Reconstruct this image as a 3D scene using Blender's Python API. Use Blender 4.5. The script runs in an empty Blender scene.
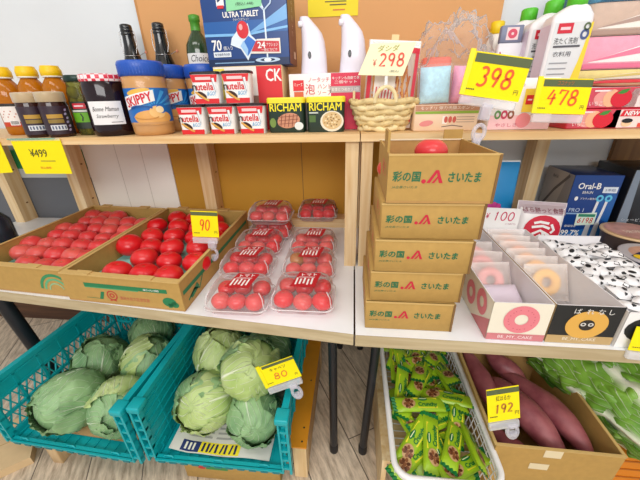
import bpy, bmesh, math, random
from mathutils import Vector, Matrix, noise, Euler
random.seed(7)
R = math.radians
PI = math.pi
S = bpy.context.scene
COL = S.collection

# ------------------------------------------------------------------ camera
cam_d = bpy.data.cameras.new('camera')
cam = bpy.data.objects.new('camera', cam_d)
COL.objects.link(cam)
cam_d.sensor_width = 36.0
cam_d.lens = 308.0 / 640.0 * 36.0
cam_d.clip_start = 0.02
rot = Matrix(((0.99477, -0.02090, 0.09994), (0.09994, 0.41794, -0.90296), (-0.02290, 0.90823, 0.41785))).to_quaternion().to_matrix()
cam.matrix_world = Matrix.Translation((0, 0, 1.25)) @ rot.to_4x4()
S.camera = cam

# ------------------------------------------------------------------ light
S.view_settings.view_transform = 'Standard'
S.view_settings.look = 'None'
S.view_settings.gamma = 1.0
S.view_settings.use_curve_mapping = False
S.view_settings.exposure = 0.0
world = bpy.data.worlds.new('shop_air')
S.world = world
world.use_nodes = True
bg = world.node_tree.nodes['Background']
bg.inputs[0].default_value = (0.97, 0.985, 1.0, 1)
bg.inputs[1].default_value = 0.68


def area(name, loc, rot, sx, sy, power, col=(1, 0.985, 0.965)):
    d = bpy.data.lights.new(name, 'AREA')
    d.shape = 'RECTANGLE'
    d.size, d.size_y = sx, sy
    d.energy = power
    d.color = col
    o = bpy.data.objects.new(name, d)
    COL.objects.link(o)
    o.location = loc
    o.rotation_euler = rot
    return o


area('ceiling_and_fill_lamp', (-0.9, 0.0, 2.75), (R(8), 0, 0), 1.3, 0.35, 8)
area('ceiling_and_fill_lamp', (0.75, 0.05, 2.75), (R(8), 0, 0), 1.3, 0.35, 8)
area('ceiling_and_fill_lamp', (0.0, -2.2, 2.35), (R(62), 0, 0), 2.6, 0.9, 58)  # added frontal fill from behind the camera, not a ceiling fixture; brightens under the shelf


# ------------------------------------------------------------------ materials
def lin(h):
    h = h.lstrip('#')
    c = [int(h[i:i + 2], 16) / 255 for i in (0, 2, 4)]
    return tuple(((x + 0.055) / 1.055) ** 2.4 if x > 0.04045 else x / 12.92 for x in c) + (1,)


MATS = {}


def base_mat(name):
    m = bpy.data.materials.new(name)
    m.use_nodes = True
    nt = m.node_tree
    return m, nt, nt.nodes['Principled BSDF']


def M(h, rough=0.5, metal=0.0, noise_amt=0.0, nscale=20.0, bump=0.0, coat=0.0, rnd=0.0, stretch=None, alpha=1.0):
    key = (h, rough, metal, noise_amt, nscale, bump, coat, rnd, stretch, alpha)
    if key in MATS:
        return MATS[key]
    m, nt, b = base_mat('paint_' + h.strip('#'))
    N, L = nt.nodes, nt.links
    b.inputs['Roughness'].default_value = rough
    b.inputs['Metallic'].default_value = metal
    b.inputs['Coat Weight'].default_value = coat
    b.inputs['Base Color'].default_value = lin(h)
    if noise_amt or bump or rnd:
        tc = N.new('ShaderNodeTexCoord')
        mp = N.new('ShaderNodeMapping')
        L.new(tc.outputs['Object'], mp.inputs[0])
        if stretch:
            mp.inputs['Scale'].default_value = stretch
        nz = N.new('ShaderNodeTexNoise')
        nz.inputs['Scale'].default_value = nscale
        nz.inputs['Detail'].default_value = 5
        L.new(mp.outputs[0], nz.inputs['Vector'])
        hsv = N.new('ShaderNodeHueSaturation')
        hsv.inputs['Color'].default_value = lin(h)
        mr = N.new('ShaderNodeMapRange')
        mr.inputs['From Min'].default_value = 0.3
        mr.inputs['From Max'].default_value = 0.7
        mr.inputs['To Min'].default_value = 1 - noise_amt
        mr.inputs['To Max'].default_value = 1 + noise_amt
        L.new(nz.outputs[0], mr.inputs[0])
        if rnd:
            oi = N.new('ShaderNodeObjectInfo')
            m2 = N.new('ShaderNodeMapRange')
            m2.inputs['To Min'].default_value = 1 - rnd
            m2.inputs['To Max'].default_value = 1 + rnd
            L.new(oi.outputs['Random'], m2.inputs[0])
            mu = N.new('ShaderNodeMath')
            mu.operation = 'MULTIPLY'
            L.new(m2.outputs[0], mu.inputs[0])
            L.new(mr.outputs[0], mu.inputs[1])
            L.new(mu.outputs[0], hsv.inputs['Value'])
        else:
            L.new(mr.outputs[0], hsv.inputs['Value'])
        L.new(hsv.outputs[0], b.inputs['Base Color'])
        if bump:
            bp = N.new('ShaderNodeBump')
            bp.inputs['Strength'].default_value = bump
            bp.inputs['Distance'].default_value = 0.002
            L.new(nz.outputs[0], bp.inputs['Height'])
            L.new(bp.outputs[0], b.inputs['Normal'])
    MATS[key] = m
    return m


def film(h='#ffffff', opac=0.12, rough=0.12, gloss=0.25):
    key = ('film', h, opac, rough, gloss)
    if key in MATS:
        return MATS[key]
    m, nt, b = base_mat('clear_plastic')
    N, L = nt.nodes, nt.links
    b.inputs['Base Color'].default_value = lin(h)
    b.inputs['Roughness'].default_value = 0.5
    tr = N.new('ShaderNodeBsdfTransparent')
    gl = N.new('ShaderNodeBsdfGlossy')
    gl.inputs['Roughness'].default_value = rough
    mx = N.new('ShaderNodeMixShader')
    mx.inputs[0].default_value = opac
    L.new(tr.outputs[0], mx.inputs[1])
    L.new(b.outputs[0], mx.inputs[2])
    fr = N.new('ShaderNodeLayerWeight')
    fr.inputs['Blend'].default_value = gloss
    m2 = N.new('ShaderNodeMixShader')
    m3 = N.new('ShaderNodeMixShader')
    m3.inputs[0].default_value = 0.8
    L.new(gl.outputs[0], m3.inputs[1])
    wd = N.new('ShaderNodeBsdfDiffuse')
    wd.inputs[0].default_value = (.97, .97, .98, 1)
    wt = N.new('ShaderNodeBsdfTranslucent')
    wt.inputs[0].default_value = (.97, .97, .98, 1)
    m4 = N.new('ShaderNodeMixShader')
    L.new(wd.outputs[0], m4.inputs[1])
    L.new(wt.outputs[0], m4.inputs[2])
    L.new(m4.outputs[0], m3.inputs[2])
    L.new(fr.outputs['Fresnel'], m2.inputs[0])
    L.new(mx.outputs[0], m2.inputs[1])
    L.new(m3.outputs[0], m2.inputs[2])
    L.new(m2.outputs[0], N['Material Output'].inputs[0])
    MATS[key] = m
    return m


def liquid(h, opac=0.6, rough=0.05):
    # tinted see-through body: coloured transparent + glossy skin
    key = ('liq', h, opac)
    if key in MATS:
        return MATS[key]
    m, nt, b = base_mat('tinted_glass')
    N, L = nt.nodes, nt.links
    b.inputs['Base Color'].default_value = lin(h)
    b.inputs['Roughness'].default_value = rough
    tr = N.new('ShaderNodeBsdfTransparent')
    tr.inputs[0].default_value = lin(h)
    mx = N.new('ShaderNodeMixShader')
    mx.inputs[0].default_value = opac
    L.new(tr.outputs[0], mx.inputs[1])
    L.new(b.outputs[0], mx.inputs[2])
    L.new(mx.outputs[0], N['Material Output'].inputs[0])
    MATS[key] = m
    return m


def wood(h, dark, scale=6.0, axis=0, rough=0.55, mix=0.5):
    key = ('wood', h, dark, scale, axis, mix)
    if key in MATS:
        return MATS[key]
    m, nt, b = base_mat('wood_' + h.strip('#'))
    N, L = nt.nodes, nt.links
    tc = N.new('ShaderNodeTexCoord')
    mp = N.new('ShaderNodeMapping')
    sc = [12.0, 12.0, 12.0]
    sc[axis] = 0.7
    mp.inputs['Scale'].default_value = sc
    L.new(tc.outputs['Object'], mp.inputs[0])
    nz = N.new('ShaderNodeTexNoise')
    nz.inputs['Scale'].default_value = scale
    nz.inputs['Detail'].default_value = 6
    nz.inputs['Distortion'].default_value = 0.6
    L.new(mp.outputs[0], nz.inputs['Vector'])
    cr = N.new('ShaderNodeValToRGB')
    cr.color_ramp.elements[0].position = 0.35
    cr.color_ramp.elements[0].color = lin(dark)
    cr.color_ramp.elements[1].position = 0.35 + 0.45 * (1 - mix) + 0.1
    cr.color_ramp.elements[1].color = lin(h)
    L.new(nz.outputs[0], cr.inputs[0])
    L.new(cr.outputs[0], b.inputs['Base Color'])
    b.inputs['Roughness'].default_value = rough
    MATS[key] = m
    return m


def math_n(nt, op, a, b=None, c=None):
    n = nt.nodes.new('ShaderNodeMath')
    n.operation = op
    for i, x in enumerate((a, b, c)):
        if x is None:
            continue
        if isinstance(x, (int, float)):
            n.inputs[i].default_value = x
        else:
            nt.links.new(x, n.inputs[i])
    return n.outputs[0]


def veined(name, dark, mid, pale, nveins, rib=0.05, vw=0.10, fan=0.55, rough=0.55, ribpow=1.0, wobble=0.07):
    """leaf skin: pale midrib and forked side veins running along the leaf (uv: u 0..1 across, v 0..1 along)"""
    if name in MATS:
        return MATS[name]
    m, nt, b = base_mat(name)
    N, L = nt.nodes, nt.links
    uv = N.new('ShaderNodeUVMap')
    sp = N.new('ShaderNodeSeparateXYZ')
    tc = N.new('ShaderNodeTexCoord')
    nz = N.new('ShaderNodeTexNoise')
    nz.inputs['Scale'].default_value = 26
    nz.inputs['Detail'].default_value = 4
    L.new(tc.outputs['Object'], nz.inputs['Vector'])
    L.new(uv.outputs[0], sp.inputs[0])
    u = math_n(nt, 'ABSOLUTE', math_n(nt, 'MULTIPLY_ADD', sp.outputs[0], 2.0, -1.0))
    v = sp.outputs[1]
    wob = math_n(nt, 'MULTIPLY_ADD', nz.outputs[0], wobble, -wobble / 2)
    w = math_n(nt, 'ADD', math_n(nt, 'SUBTRACT', v, math_n(nt, 'MULTIPLY', math_n(nt, 'POWER', u, 0.8), fan)), wob)
    saw = math_n(nt, 'FRACT', math_n(nt, 'MULTIPLY', math_n(nt, 'ADD', w, 1.0), nveins))
    tri = math_n(nt, 'ABSOLUTE', math_n(nt, 'MULTIPLY_ADD', saw, 2.0, -1.0))
    vein = math_n(nt, 'SUBTRACT', 1.0, math_n(nt, 'DIVIDE', tri, vw))
    vein = math_n(nt, 'MAXIMUM', vein, 0.0)
    vein = math_n(nt, 'MULTIPLY', vein, math_n(nt, 'SUBTRACT', 1.0, math_n(nt, 'MULTIPLY', u, 0.75)))
    ribw = math_n(nt, 'MULTIPLY_ADD', math_n(nt, 'POWER', math_n(nt, 'SUBTRACT', 1.0, v), ribpow), rib, 0.008)
    mid_r = math_n(nt, 'MAXIMUM', math_n(nt, 'SUBTRACT', 1.15, math_n(nt, 'DIVIDE', u, ribw)), 0.0)
    mask = math_n(nt, 'MINIMUM', math_n(nt, 'MAXIMUM', vein, mid_r), 1.0)
    cr = N.new('ShaderNodeValToRGB')
    cr.color_ramp.elements[0].position = 0.32
    cr.color_ramp.elements[0].color = lin(dark)
    cr.color_ramp.elements[1].position = 0.68
    cr.color_ramp.elements[1].color = lin(mid)
    n2 = N.new('ShaderNodeTexNoise')
    n2.inputs['Scale'].default_value = 9
    L.new(tc.outputs['Object'], n2.inputs['Vector'])
    L.new(n2.outputs[0], cr.inputs[0])
    mx = N.new('ShaderNodeMix')
    mx.data_type = 'RGBA'
    L.new(mask, mx.inputs[0])
    L.new(cr.outputs[0], mx.inputs[6])
    mx.inputs[7].default_value = lin(pale)
    L.new(mx.outputs[2], b.inputs['Base Color'])
    bp = N.new('ShaderNodeBump')
    bp.inputs['Strength'].default_value = 0.7
    bp.inputs['Distance'].default_value = 0.003
    L.new(math_n(nt, 'ADD', mask, math_n(nt, 'MULTIPLY', nz.outputs[0], 0.6)), bp.inputs['Height'])
    L.new(bp.outputs[0], b.inputs['Normal'])
    b.inputs['Roughness'].default_value = rough
    MATS[name] = m
    return m


# ------------------------------------------------------------------ mesh builder
TXT = {}


def text_geo(s):
    if s not in TXT:
        c = bpy.data.curves.new('t', 'FONT')
        c.body = s
        c.resolution_u = 2
        o = bpy.data.objects.new('t', c)
        me = o.to_mesh()
        vs = [(v.co.x, v.co.y) for v in me.vertices]
        fs = [tuple(p.vertices) for p in me.polygons]
        o.to_mesh_clear()
        bpy.data.objects.remove(o)
        bpy.data.curves.remove(c)
        if vs:
            x0, x1 = min(v[0] for v in vs), max(v[0] for v in vs)
            y0, y1 = min(v[1] for v in vs), max(v[1] for v in vs)
            vs = [(v[0] - (x0 + x1) / 2, v[1] - (y0 + y1) / 2) for v in vs]
            TXT[s] = (vs, fs, x1 - x0, y1 - y0)
        else:
            TXT[s] = ([], [], 1, 1)
    return TXT[s]


EPS = 0.0006


class MB:
    def __init__(s):
        s.v, s.f, s.mi, s.sm, s.mats, s.uv = [], [], [], [], [], {}

    def m(s, mat):
        if isinstance(mat, str):
            mat = M(mat)
        if mat not in s.mats:
            s.mats.append(mat)
        return s.mats.index(mat)

    def add(s, vs, fs, mat, smooth=False, uvs=None):
        b = len(s.v)
        s.v += [tuple(v) for v in vs]
        k = s.m(mat)
        if uvs:
            for i, t in enumerate(uvs):
                s.uv[b + i] = t
        for f in fs:
            s.f.append(tuple(b + i for i in f))
            s.mi.append(k)
            s.sm.append(smooth)

    def box(s, a, b, mat, T=None):
        x0, y0, z0 = a
        x1, y1, z1 = b
        vs = [(x0, y0, z0), (x1, y0, z0), (x1, y1, z0), (x0, y1, z0), (x0, y0, z1), (x1, y0, z1), (x1, y1, z1), (x0, y1, z1)]
        if T:
            vs = [T @ Vector(v) for v in vs]
        s.add(vs, [(3, 2, 1, 0), (4, 5, 6, 7), (0, 1, 5, 4), (1, 2, 6, 5), (2, 3, 7, 6), (3, 0, 4, 7)], mat)

    def rbox(s, a, b, mat, r=0.004, seg=2, T=None):
        bm = bmesh.new()
        bmesh.ops.create_cube(bm, size=1)
        for v in bm.verts:
            v.co = Vector([a[i] + (v.co[i] + 0.5) * (b[i] - a[i]) for i in range(3)])
        bmesh.ops.bevel(bm, geom=list(bm.edges), offset=r, segments=seg, affect='EDGES', profile=0.6)
        if T:
            bm.transform(T)
        bm.verts.index_update()
        s.add([v.co.copy() for v in bm.verts], [tuple(v.index for v in f.verts) for f in bm.faces], mat, True)
        bm.free()

    def bar(s, p, q, w, h, mat, up=(0, 0, 1)):
        p, q = Vector(p), Vector(q)
        d = (q - p).normalized()
        x = d.cross(Vector(up))
        if x.length < 1e-4:
            x = Vector((1, 0, 0))
        x.normalize()
        z = x.cross(d)
        c = [(-1, -1), (1, -1), (1, 1), (-1, 1)]
        vs = [e + x * i * w / 2 + z * j * h / 2 for e in (p, q) for i, j in c]
        s.add(vs, [(0, 1, 2, 3)[::-1], (4, 5, 6, 7), (0, 1, 5, 4), (1, 2, 6, 5), (2, 3, 7, 6), (3, 0, 4, 7)], mat)

    def loft(s, loops, mat, cap0=True, cap1=True, smooth=True, uvfn=None):
        n = len(loops[0])
        vs = [p for lp in loops for p in lp]
        fs = []
        for i in range(len(loops) - 1):
            for j in range(n):
                k = (j + 1) % n
                fs.append((i * n + j, i * n + k, (i + 1) * n + k, (i + 1) * n + j))
        s.add(vs, fs, mat, smooth)
        if cap0:
            s.add(loops[0], [tuple(range(n))[::-1]], mat)
        if cap1:
            s.add(loops[-1], [tuple(range(n))], mat)

    def lathe(s, prof, mat, c=(0, 0, 0), seg=28, smooth=True, cap0=True, cap1=True, sx=1, sy=1):
        loops = [[(c[0] + r * math.cos(2 * PI * j / seg) * sx, c[1] + r * math.sin(2 * PI * j / seg) * sy, c[2] + z) for j in range(seg)] for r, z in prof]
        s.loft(loops, mat, cap0, cap1, smooth)

    def tube(s, pts, r, mat, seg=8, closed=False, radii=None):
        pts = [Vector(p) for p in pts]
        n = len(pts)
        loops = []
        px = None
        for i, p in enumerate(pts):
            a = pts[(i - 1) % n] if (closed or i) else p
            b = pts[(i + 1) % n] if (closed or i < n - 1) else p
            d = (b - a).normalized()
            if px is None:
                px = d.cross(Vector((0, 0, 1)))
                if px.length < 1e-3:
                    px = d.cross(Vector((1, 0, 0)))
            px = (px - d * px.dot(d)).normalized()
            py = d.cross(px)
            rr = radii[i] if radii else r
            loops.append([p + (px * math.cos(2 * PI * j / seg) + py * math.sin(2 * PI * j / seg)) * rr for j in range(seg)])
        if closed:
            loops.append(loops[0])
            s.loft(loops, mat, False, False)
        else:
            s.loft(loops, mat)

    def surf(s, fn, nu, nv, mat, smooth=True, uv=False, thick=0.0):
        vs = [fn(i / nu, j / nv) for j in range(nv + 1) for i in range(nu + 1)]
        uvs = [(i / nu, j / nv) for j in range(nv + 1) for i in range(nu + 1)] if uv else None
        fs = [(j * (nu + 1) + i, j * (nu + 1) + i + 1, (j + 1) * (nu + 1) + i + 1, (j + 1) * (nu + 1) + i) for j in range(nv) for i in range(nu)]
        s.add(vs, fs, mat, smooth, uvs)

    # ---- flat prints laid on a surface through a map P(u, v, layer height)
    def rect(s, P, u0, v0, u1, v1, mat, l=1, nu=1, nv=1, shear=0.0):
        vs = [P(u0 + (u1 - u0) * i / nu + shear * (v1 - v0) * j / nv, v0 + (v1 - v0) * j / nv, l * EPS) for j in range(nv + 1) for i in range(nu + 1)]
        fs = [(j * (nu + 1) + i, j * (nu + 1) + i + 1, (j + 1) * (nu + 1) + i + 1, (j + 1) * (nu + 1) + i) for j in range(nv) for i in range(nu)]
        s.add(vs, fs, mat)

    def poly(s, P, pts, mat, l=1):
        s.add([P(u, v, l * EPS) for u, v in pts], [tuple(range(len(pts)))], mat)

    def disc(s, P, cu, cv, ru, rv, mat, l=1, r0=0.0, rot=0.0, n=20, rings=3, a0=0, a1=2 * PI):
        vs, fs = [], []
        ca, sa = math.cos(rot), math.sin(rot)
        for k in range(rings + 1):
            q = max(r0 + (1 - r0) * k / rings, 0.001)
            for j in range(n + 1):
                a = a0 + (a1 - a0) * j / n
                x, y = ru * q * math.cos(a), rv * q * math.sin(a)
                vs.append(P(cu + x * ca - y * sa, cv + x * sa + y * ca, l * EPS))
        for k in range(rings):
            for j in range(n):
                b = k * (n + 1) + j
                fs.append((b, b + n + 1, b + n + 2, b + 1))
        s.add(vs, fs, mat)

    def stroke(s, P, pts, w, mat, l=1):
        out = []
        n = len(pts)
        for i, (x, y) in enumerate(pts):
            a = pts[max(i - 1, 0)]
            b = pts[min(i + 1, n - 1)]
            dx, dy = b[0] - a[0], b[1] - a[1]
            q = math.hypot(dx, dy) or 1
            nx, ny = -dy / q * w / 2, dx / q * w / 2
            out += [P(x + nx, y + ny, l * EPS), P(x - nx, y - ny, l * EPS)]
        s.add(out, [(2 * i, 2 * i + 1, 2 * i + 3, 2 * i + 2) for i in range(n - 1)], mat)

    def text(s, P, t, cu, cv, h, mat, l=1, w=None, shear=0.0, rot=0.0, bold=0.0):
        vs, fs, tw, th = text_geo(t)
        ky = h / th
        kx = (w / tw) if w else ky
        ca, sa = math.cos(rot), math.sin(rot)
        offs = [(0, 0)] if not bold else [(-bold, 0), (bold, 0), (0, bold), (0, -bold)]
        for k, (ox, oy) in enumerate(offs):
            out = []
            for x, y in vs:
                x, y = x * kx + shear * y * ky + ox, y * ky + oy
                out.append(P(cu + x * ca - y * sa, cv + x * sa + y * ca, (l + 0.1 * k) * EPS))
            s.add(out, fs, mat)

    def digits(s, P, t, cu, cv, h, mat, l=1, w=None, thick=None, slant=0.12, gap=0.3):
        """handwritten numbers as brush strokes"""
        n = len(t)
        cw = (w / (n + gap * (n - 1))) if w else h * 0.55
        step = cw * (1 + gap)
        x0 = cu - (step * (n - 1) + cw) / 2
        for i, ch in enumerate(t):
            for pl in DIG[ch]:
                pts = [(x0 + i * step + cw * a + slant * h * (b - 0.5), cv + h * (b - 0.5)) for a, b in pl]
                s.stroke(P, pts, thick or h * 0.13, mat, l)

    def build(s, name, parent=None, loc=(0, 0, 0), rot=(0, 0, 0), scale=None):
        me = bpy.data.meshes.new(name)
        me.from_pydata(s.v, [], s.f)
        for mt in s.mats:
            me.materials.append(mt)
        me.polygons.foreach_set('material_index', s.mi)
        me.polygons.foreach_set('use_smooth', s.sm)
        if s.uv:
            ul = me.uv_layers.new(name='UVMap')
            for lp in me.loops:
                ul.data[lp.index].uv = s.uv.get(lp.vertex_index, (0.5, 0.5))
        me.update()
        o = bpy.data.objects.new(name, me)
        COL.objects.link(o)
        o.parent = parent
        o.location = loc
        o.rotation_euler = rot
        if scale:
            o.scale = scale
        return o


def arc(cx, cy, rx, ry, a0, a1, n=10):
    return [(cx + rx * math.cos(R(a0 + (a1 - a0) * i / n)), cy + ry * math.sin(R(a0 + (a1 - a0) * i / n))) for i in range(n + 1)]


DIG = {
    '0': [arc(.5, .5, .45, .48, 80, 445, 16)],
    '1': [[(.35, .8), (.55, 1), (.5, 0)]],
    '2': [arc(.45, .72, .4, .27, 150, -20, 9) + [(.1, .03), (.95, .06)]],
    '3': [arc(.42, .75, .4, .25, 140, -80, 9) + arc(.42, .26, .48, .27, 80, -140, 9)],
    '4': [[(.5, 1), (.05, .4), (.98, .45)], [(.75, .75), (.6, 0)]],
    '6': [[(.75, 1), (.3, .6)] + arc(.5, .28, .4, .27, 160, 520, 14)],
    '7': [[(.05, .75), (.1, .98), (.95, .95), (.5, 0)]],
    '8': [arc(.5, .75, .34, .24, -90, 270, 12) + arc(.5, .25, .43, .26, 90, -270, 12)],
    '9': [arc(.45, .72, .38, .27, 10, 370, 14) + [(.75, .4), (.55, 0)]],
    'Y': [[(.1, 1), (.5, .6), (.9, 1)], [(.5, .6), (.5, 0)], [(.15, .5), (.85, .5)], [(.15, .3), (.85, .3)]],
}


def plane(o, ex, ey):
    o, ex, ey = Vector(o), Vector(ex).normalized(), Vector(ey).normalized()
    n = ex.cross(ey)
    return lambda u, v, l=0: o + ex * u + ey * v + n * l


def front(y, x=0.0, z=0.0):
    return plane((x, y, z), (1, 0, 0), (0, 0, 1))


def cyl(r, z0=0.0, cx=0.0, cy=0.0, a0=0.0):
    return lambda u, v, l=0: Vector((cx + (r + l) * math.sin(a0 + u / r), cy - (r + l) * math.cos(a0 + u / r), z0 + v))


def rr(w, d, r, z, cx=0.0, cy=0.0, n=4):
    """rounded rectangle loop"""
    out = []
    r = min(r, w / 2 - 1e-4, d / 2 - 1e-4)
    for k, (sx, sy) in enumerate(((1, 1), (-1, 1), (-1, -1), (1, -1))):
        for i in range(n + 1):
            a = PI / 2 * (k + i / n)
            out.append((cx + sx * (w / 2 - r) + r * math.cos(a), cy + sy * (d / 2 - r) + r * math.sin(a), z))
    return out


def pillow(mb, w, h, t, mf, mk=None, n=12, pw=4, edge=0.0):
    """a filled bag lying in local XZ, its front towards -Y; returns the print map of the front"""
    def bul(u, v):
        a = max(0.0, 1 - abs(2 * u / w) ** pw)
        b = max(0.0, 1 - abs(2 * v / (h - 2 * edge)) ** pw) if abs(v) < h / 2 - edge else 0.0
        return t / 2 * math.sqrt(a * b) if pw <= 3 else t / 2 * (a * b) ** 0.6
    mb.surf(lambda a, b: ((a - .5) * w, -bul((a - .5) * w, (b - .5) * h) - 0.0004, (b - .5) * h), n, n, mf)
    mb.surf(lambda a, b: ((.5 - a) * w, bul((.5 - a) * w, (b - .5) * h) + 0.0004, (b - .5) * h), n, n, mk or mf)
    return lambda u, v, l=0: Vector((u, -bul(u, v) - 0.0006 - l * 1.6, v))


# ------------------------------------------------------------------ things
def tagit(o, label, cat, group=None, kind=None):
    o['label'] = label
    o['category'] = cat
    if group:
        o['group'] = group
    if kind:
        o['kind'] = kind
    return o


def thing(name, label, cat, loc=(0, 0, 0), rot=(0, 0, 0), group=None):
    o = bpy.data.objects.new(name, None)
    o.empty_display_size = 0.05
    COL.objects.link(o)
    o.location = loc
    o.rotation_euler = rot
    return tagit(o, label, cat, group)


def solo(mb, name, label, cat, loc=(0, 0, 0), rot=(0, 0, 0), group=None):
    return tagit(mb.build(name, None, loc, rot), label, cat, group)


def struct(mb, name, label=None):
    o = mb.build(name)
    o['kind'] = 'structure'
    if label:
        o['label'] = label
    return o


def dup(root, label, loc, rot=None, group=None, scale=None):
    r = root.copy()
    COL.objects.link(r)
    r.location = loc
    if rot is not None:
        r.rotation_euler = rot
    if scale:
        r.scale = scale
    r['label'] = label
    if group:
        r['group'] = group
    for ch in list(root.children):
        c = ch.copy()
        COL.objects.link(c)
        c.parent = r
        for g in list(ch.children):
            d = g.copy()
            COL.objects.link(d)
            d.parent = c
    return r


ORD = ['first', 'second', 'third', 'fourth', 'fifth', 'sixth', 'seventh', 'eighth', 'ninth', 'tenth', 'eleventh', 'twelfth']

# common materials
CARD = M('#b8924e', .8, 0, .05, 60, .1)
CARD_IN = M('#b48a50', .85, 0, .06, 40, .1)
CARD_EDGE = M('#cba968', .8)
PINE = wood('#efd6aa', '#d9b27a', 3.0, 2)
PINE_X = wood('#efd6aa', '#d9b27a', 3.0, 0)
WHITE = M('#f2f0ee', .5)
BLACK = M('#16161a', .45)
RED = M('#d8232e', .5)
YEL = M('#f8e400', .9)
GREENPRINT = M('#1f7a4c', .6)
CLEAR = film('#ffffff', .05, .10, .12)
TZ, SZ = 0.70, 1.153

# ================================================================== setting
def floor_mat():
    m, nt, b = base_mat('weathered_plank_floor')
    N, L = nt.nodes, nt.links
    tc = N.new('ShaderNodeTexCoord')
    mp = N.new('ShaderNodeMapping')
    mp.inputs['Rotation'].default_value = (0, 0, R(62))
    L.new(tc.outputs['Object'], mp.inputs[0])
    br = N.new('ShaderNodeTexBrick')
    br.inputs['Color1'].default_value = lin('#e4d6c2')
    br.inputs['Color2'].default_value = lin('#d6c6b0')
    br.inputs['Mortar'].default_value = lin('#6b6058')
    br.inputs['Scale'].default_value = 1.0
    br.inputs['Mortar Size'].default_value = 0.002
    br.inputs['Brick Width'].default_value = 1.4
    br.inputs['Row Height'].default_value = 0.19
    L.new(mp.outputs[0], br.inputs['Vector'])
    m2 = N.new('ShaderNodeMapping')
    m2.inputs['Scale'].default_value = (5, 26, 1)
    L.new(mp.outputs[0], m2.inputs[0])
    nz = N.new('ShaderNodeTexNoise')
    nz.inputs['Scale'].default_value = 2.2
    nz.inputs['Detail'].default_value = 8
    nz.inputs['Roughness'].default_value = 0.7
    L.new(m2.outputs[0], nz.inputs['Vector'])
    cr = N.new('ShaderNodeValToRGB')
    cr.color_ramp.elements[0].position = 0.35
    cr.color_ramp.elements[0].color = (0.42, 0.36, 0.31, 1)
    cr.color_ramp.elements[1].position = 0.6
    cr.color_ramp.elements[1].color = (1.05, 1.0, 0.95, 1)
    L.new(nz.outputs[0], cr.inputs[0])
    mx = N.new('ShaderNodeMix')
    mx.data_type = 'RGBA'
    mx.blend_type = 'MULTIPLY'
    mx.inputs[0].default_value = 0.85
    L.new(br.outputs[0], mx.inputs[6])
    L.new(cr.outputs[0], mx.inputs[7])
    L.new(mx.outputs[2], b.inputs['Base Color'])
    b.inputs['Roughness'].default_value = 0.6
    return m


mb = MB()
mb.box((-3.2, -2.5, -0.05), (3.2, 2.0, 0), floor_mat())
struct(mb, 'floor', 'weathered grey brown plank floor under the stall')
mb = MB()
mb.box((-3.2, 1.43, 0), (3.2, 1.50, 2.8), M('#e2e7eb', .7, 0, .03, 3))
struct(mb, 'wall_back', 'plain white wall behind the display shelf')
mb = MB()
mb.box((-3.2, -2.5, 2.8), (3.2, 2.0, 2.85), M('#f4f3f0', .8))
struct(mb, 'ceiling')
mb = MB()
mb.box((-0.868, 1.412, 1.14), (0.525, 1.428, 2.3), M('#dca268', .7, 0, .03, 4, 0))
mb.box((-0.868, 1.4115, 1.14), (-0.858, 1.428, 2.3), M('#c88e54', .7))
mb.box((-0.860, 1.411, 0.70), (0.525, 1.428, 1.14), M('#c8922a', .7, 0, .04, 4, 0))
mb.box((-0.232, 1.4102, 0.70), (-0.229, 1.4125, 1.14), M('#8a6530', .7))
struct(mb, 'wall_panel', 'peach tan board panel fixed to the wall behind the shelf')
mb = MB()
mb.box((-2.2, 1.41, 0.45), (-1.30, 1.428, 0.915), M('#66696f', .6))
mb.box((-2.2, 1.409, 0.915), (-1.30, 1.428, .96), M('#c7cccb', .6))
mb.box((-2.2, 1.409, .96), (-1.30, 1.428, 1.05), M('#1c8a50', .6))
struct(mb, 'wall_panel_grey', 'slate grey lower wall panel with a green stripe')
mb = MB()
mb.box((-1.30, 1.408, 0.70), (-0.862, 1.429, 1.128), M('#fbf8f0', .7))
for fx in (-1.13, -1.0):
    mb.box((fx, 1.4074, 0.70), (fx + .003, 1.409, 1.128), M('#d8d4ca', .7))
struct(mb, 'wall_panel_white', 'white sheet panel behind the open tomato cartons')
mb = MB()
mb.box((1.06, 1.41, 0.7), (2.4, 1.428, 1.9), wood('#9a7040', '#7a5630', 3, 2))
struct(mb, 'wall_panel_brown', 'brown wooden wall panel under the shelf at the corner')
mb = MB()
mb.box((-3.2, 1.405, 0), (3.2, 1.429, 0.42), wood('#5f3d26', '#43291a', 3, 0))
struct(mb, 'baseboard_back', 'dark brown wooden dado behind the tables')

# ------------------------------------------------------------------ tables
LAM = M('#f0f3f6', .35, 0, .03, 8)
EDGE = wood('#c6b592', '#b3a07c', 5, 0)


def table(name, label, quad, zt, th, legs):
    t = thing(name, label, 'table', ((quad[0][0] + quad[1][0]) / 2, (quad[0][1] + quad[1][1]) / 2, 0))
    ox, oy = t.location.x, t.location.y
    q = [(x - ox, y - oy) for x, y in quad]
    b = MB()
    lo = [(x, y, zt - th) for x, y in q]
    hi = [(x, y, zt - 0.001) for x, y in q]
    b.loft([lo, hi], EDGE, True, True, False)
    ins = [(x * (1 - 0.0), y, zt) for x, y in q]
    b.add(ins, [(0, 1, 2, 3)], LAM)
    b.build('tabletop', t)
    for p, e, *rr_ in legs:
        l = MB()
        l.tube([(p[0] - ox, p[1] - oy, 0.02), (e[0] - ox, e[1] - oy, zt - th)], rr_[0] if rr_ else 0.0145, M('#23252b', .35, .3), 12)
        lo_ = l.build('leg', t)
        k = MB()
        q_ = (rr_[0] if rr_ else 0.0145)
        k.lathe([(q_ + .002, 0), (q_ + .002, 0.035), (q_, 0.04)], BLACK, (p[0] - ox, p[1] - oy, 0), 12)
        k.build('foot_cap', lo_)
    return t


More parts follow.
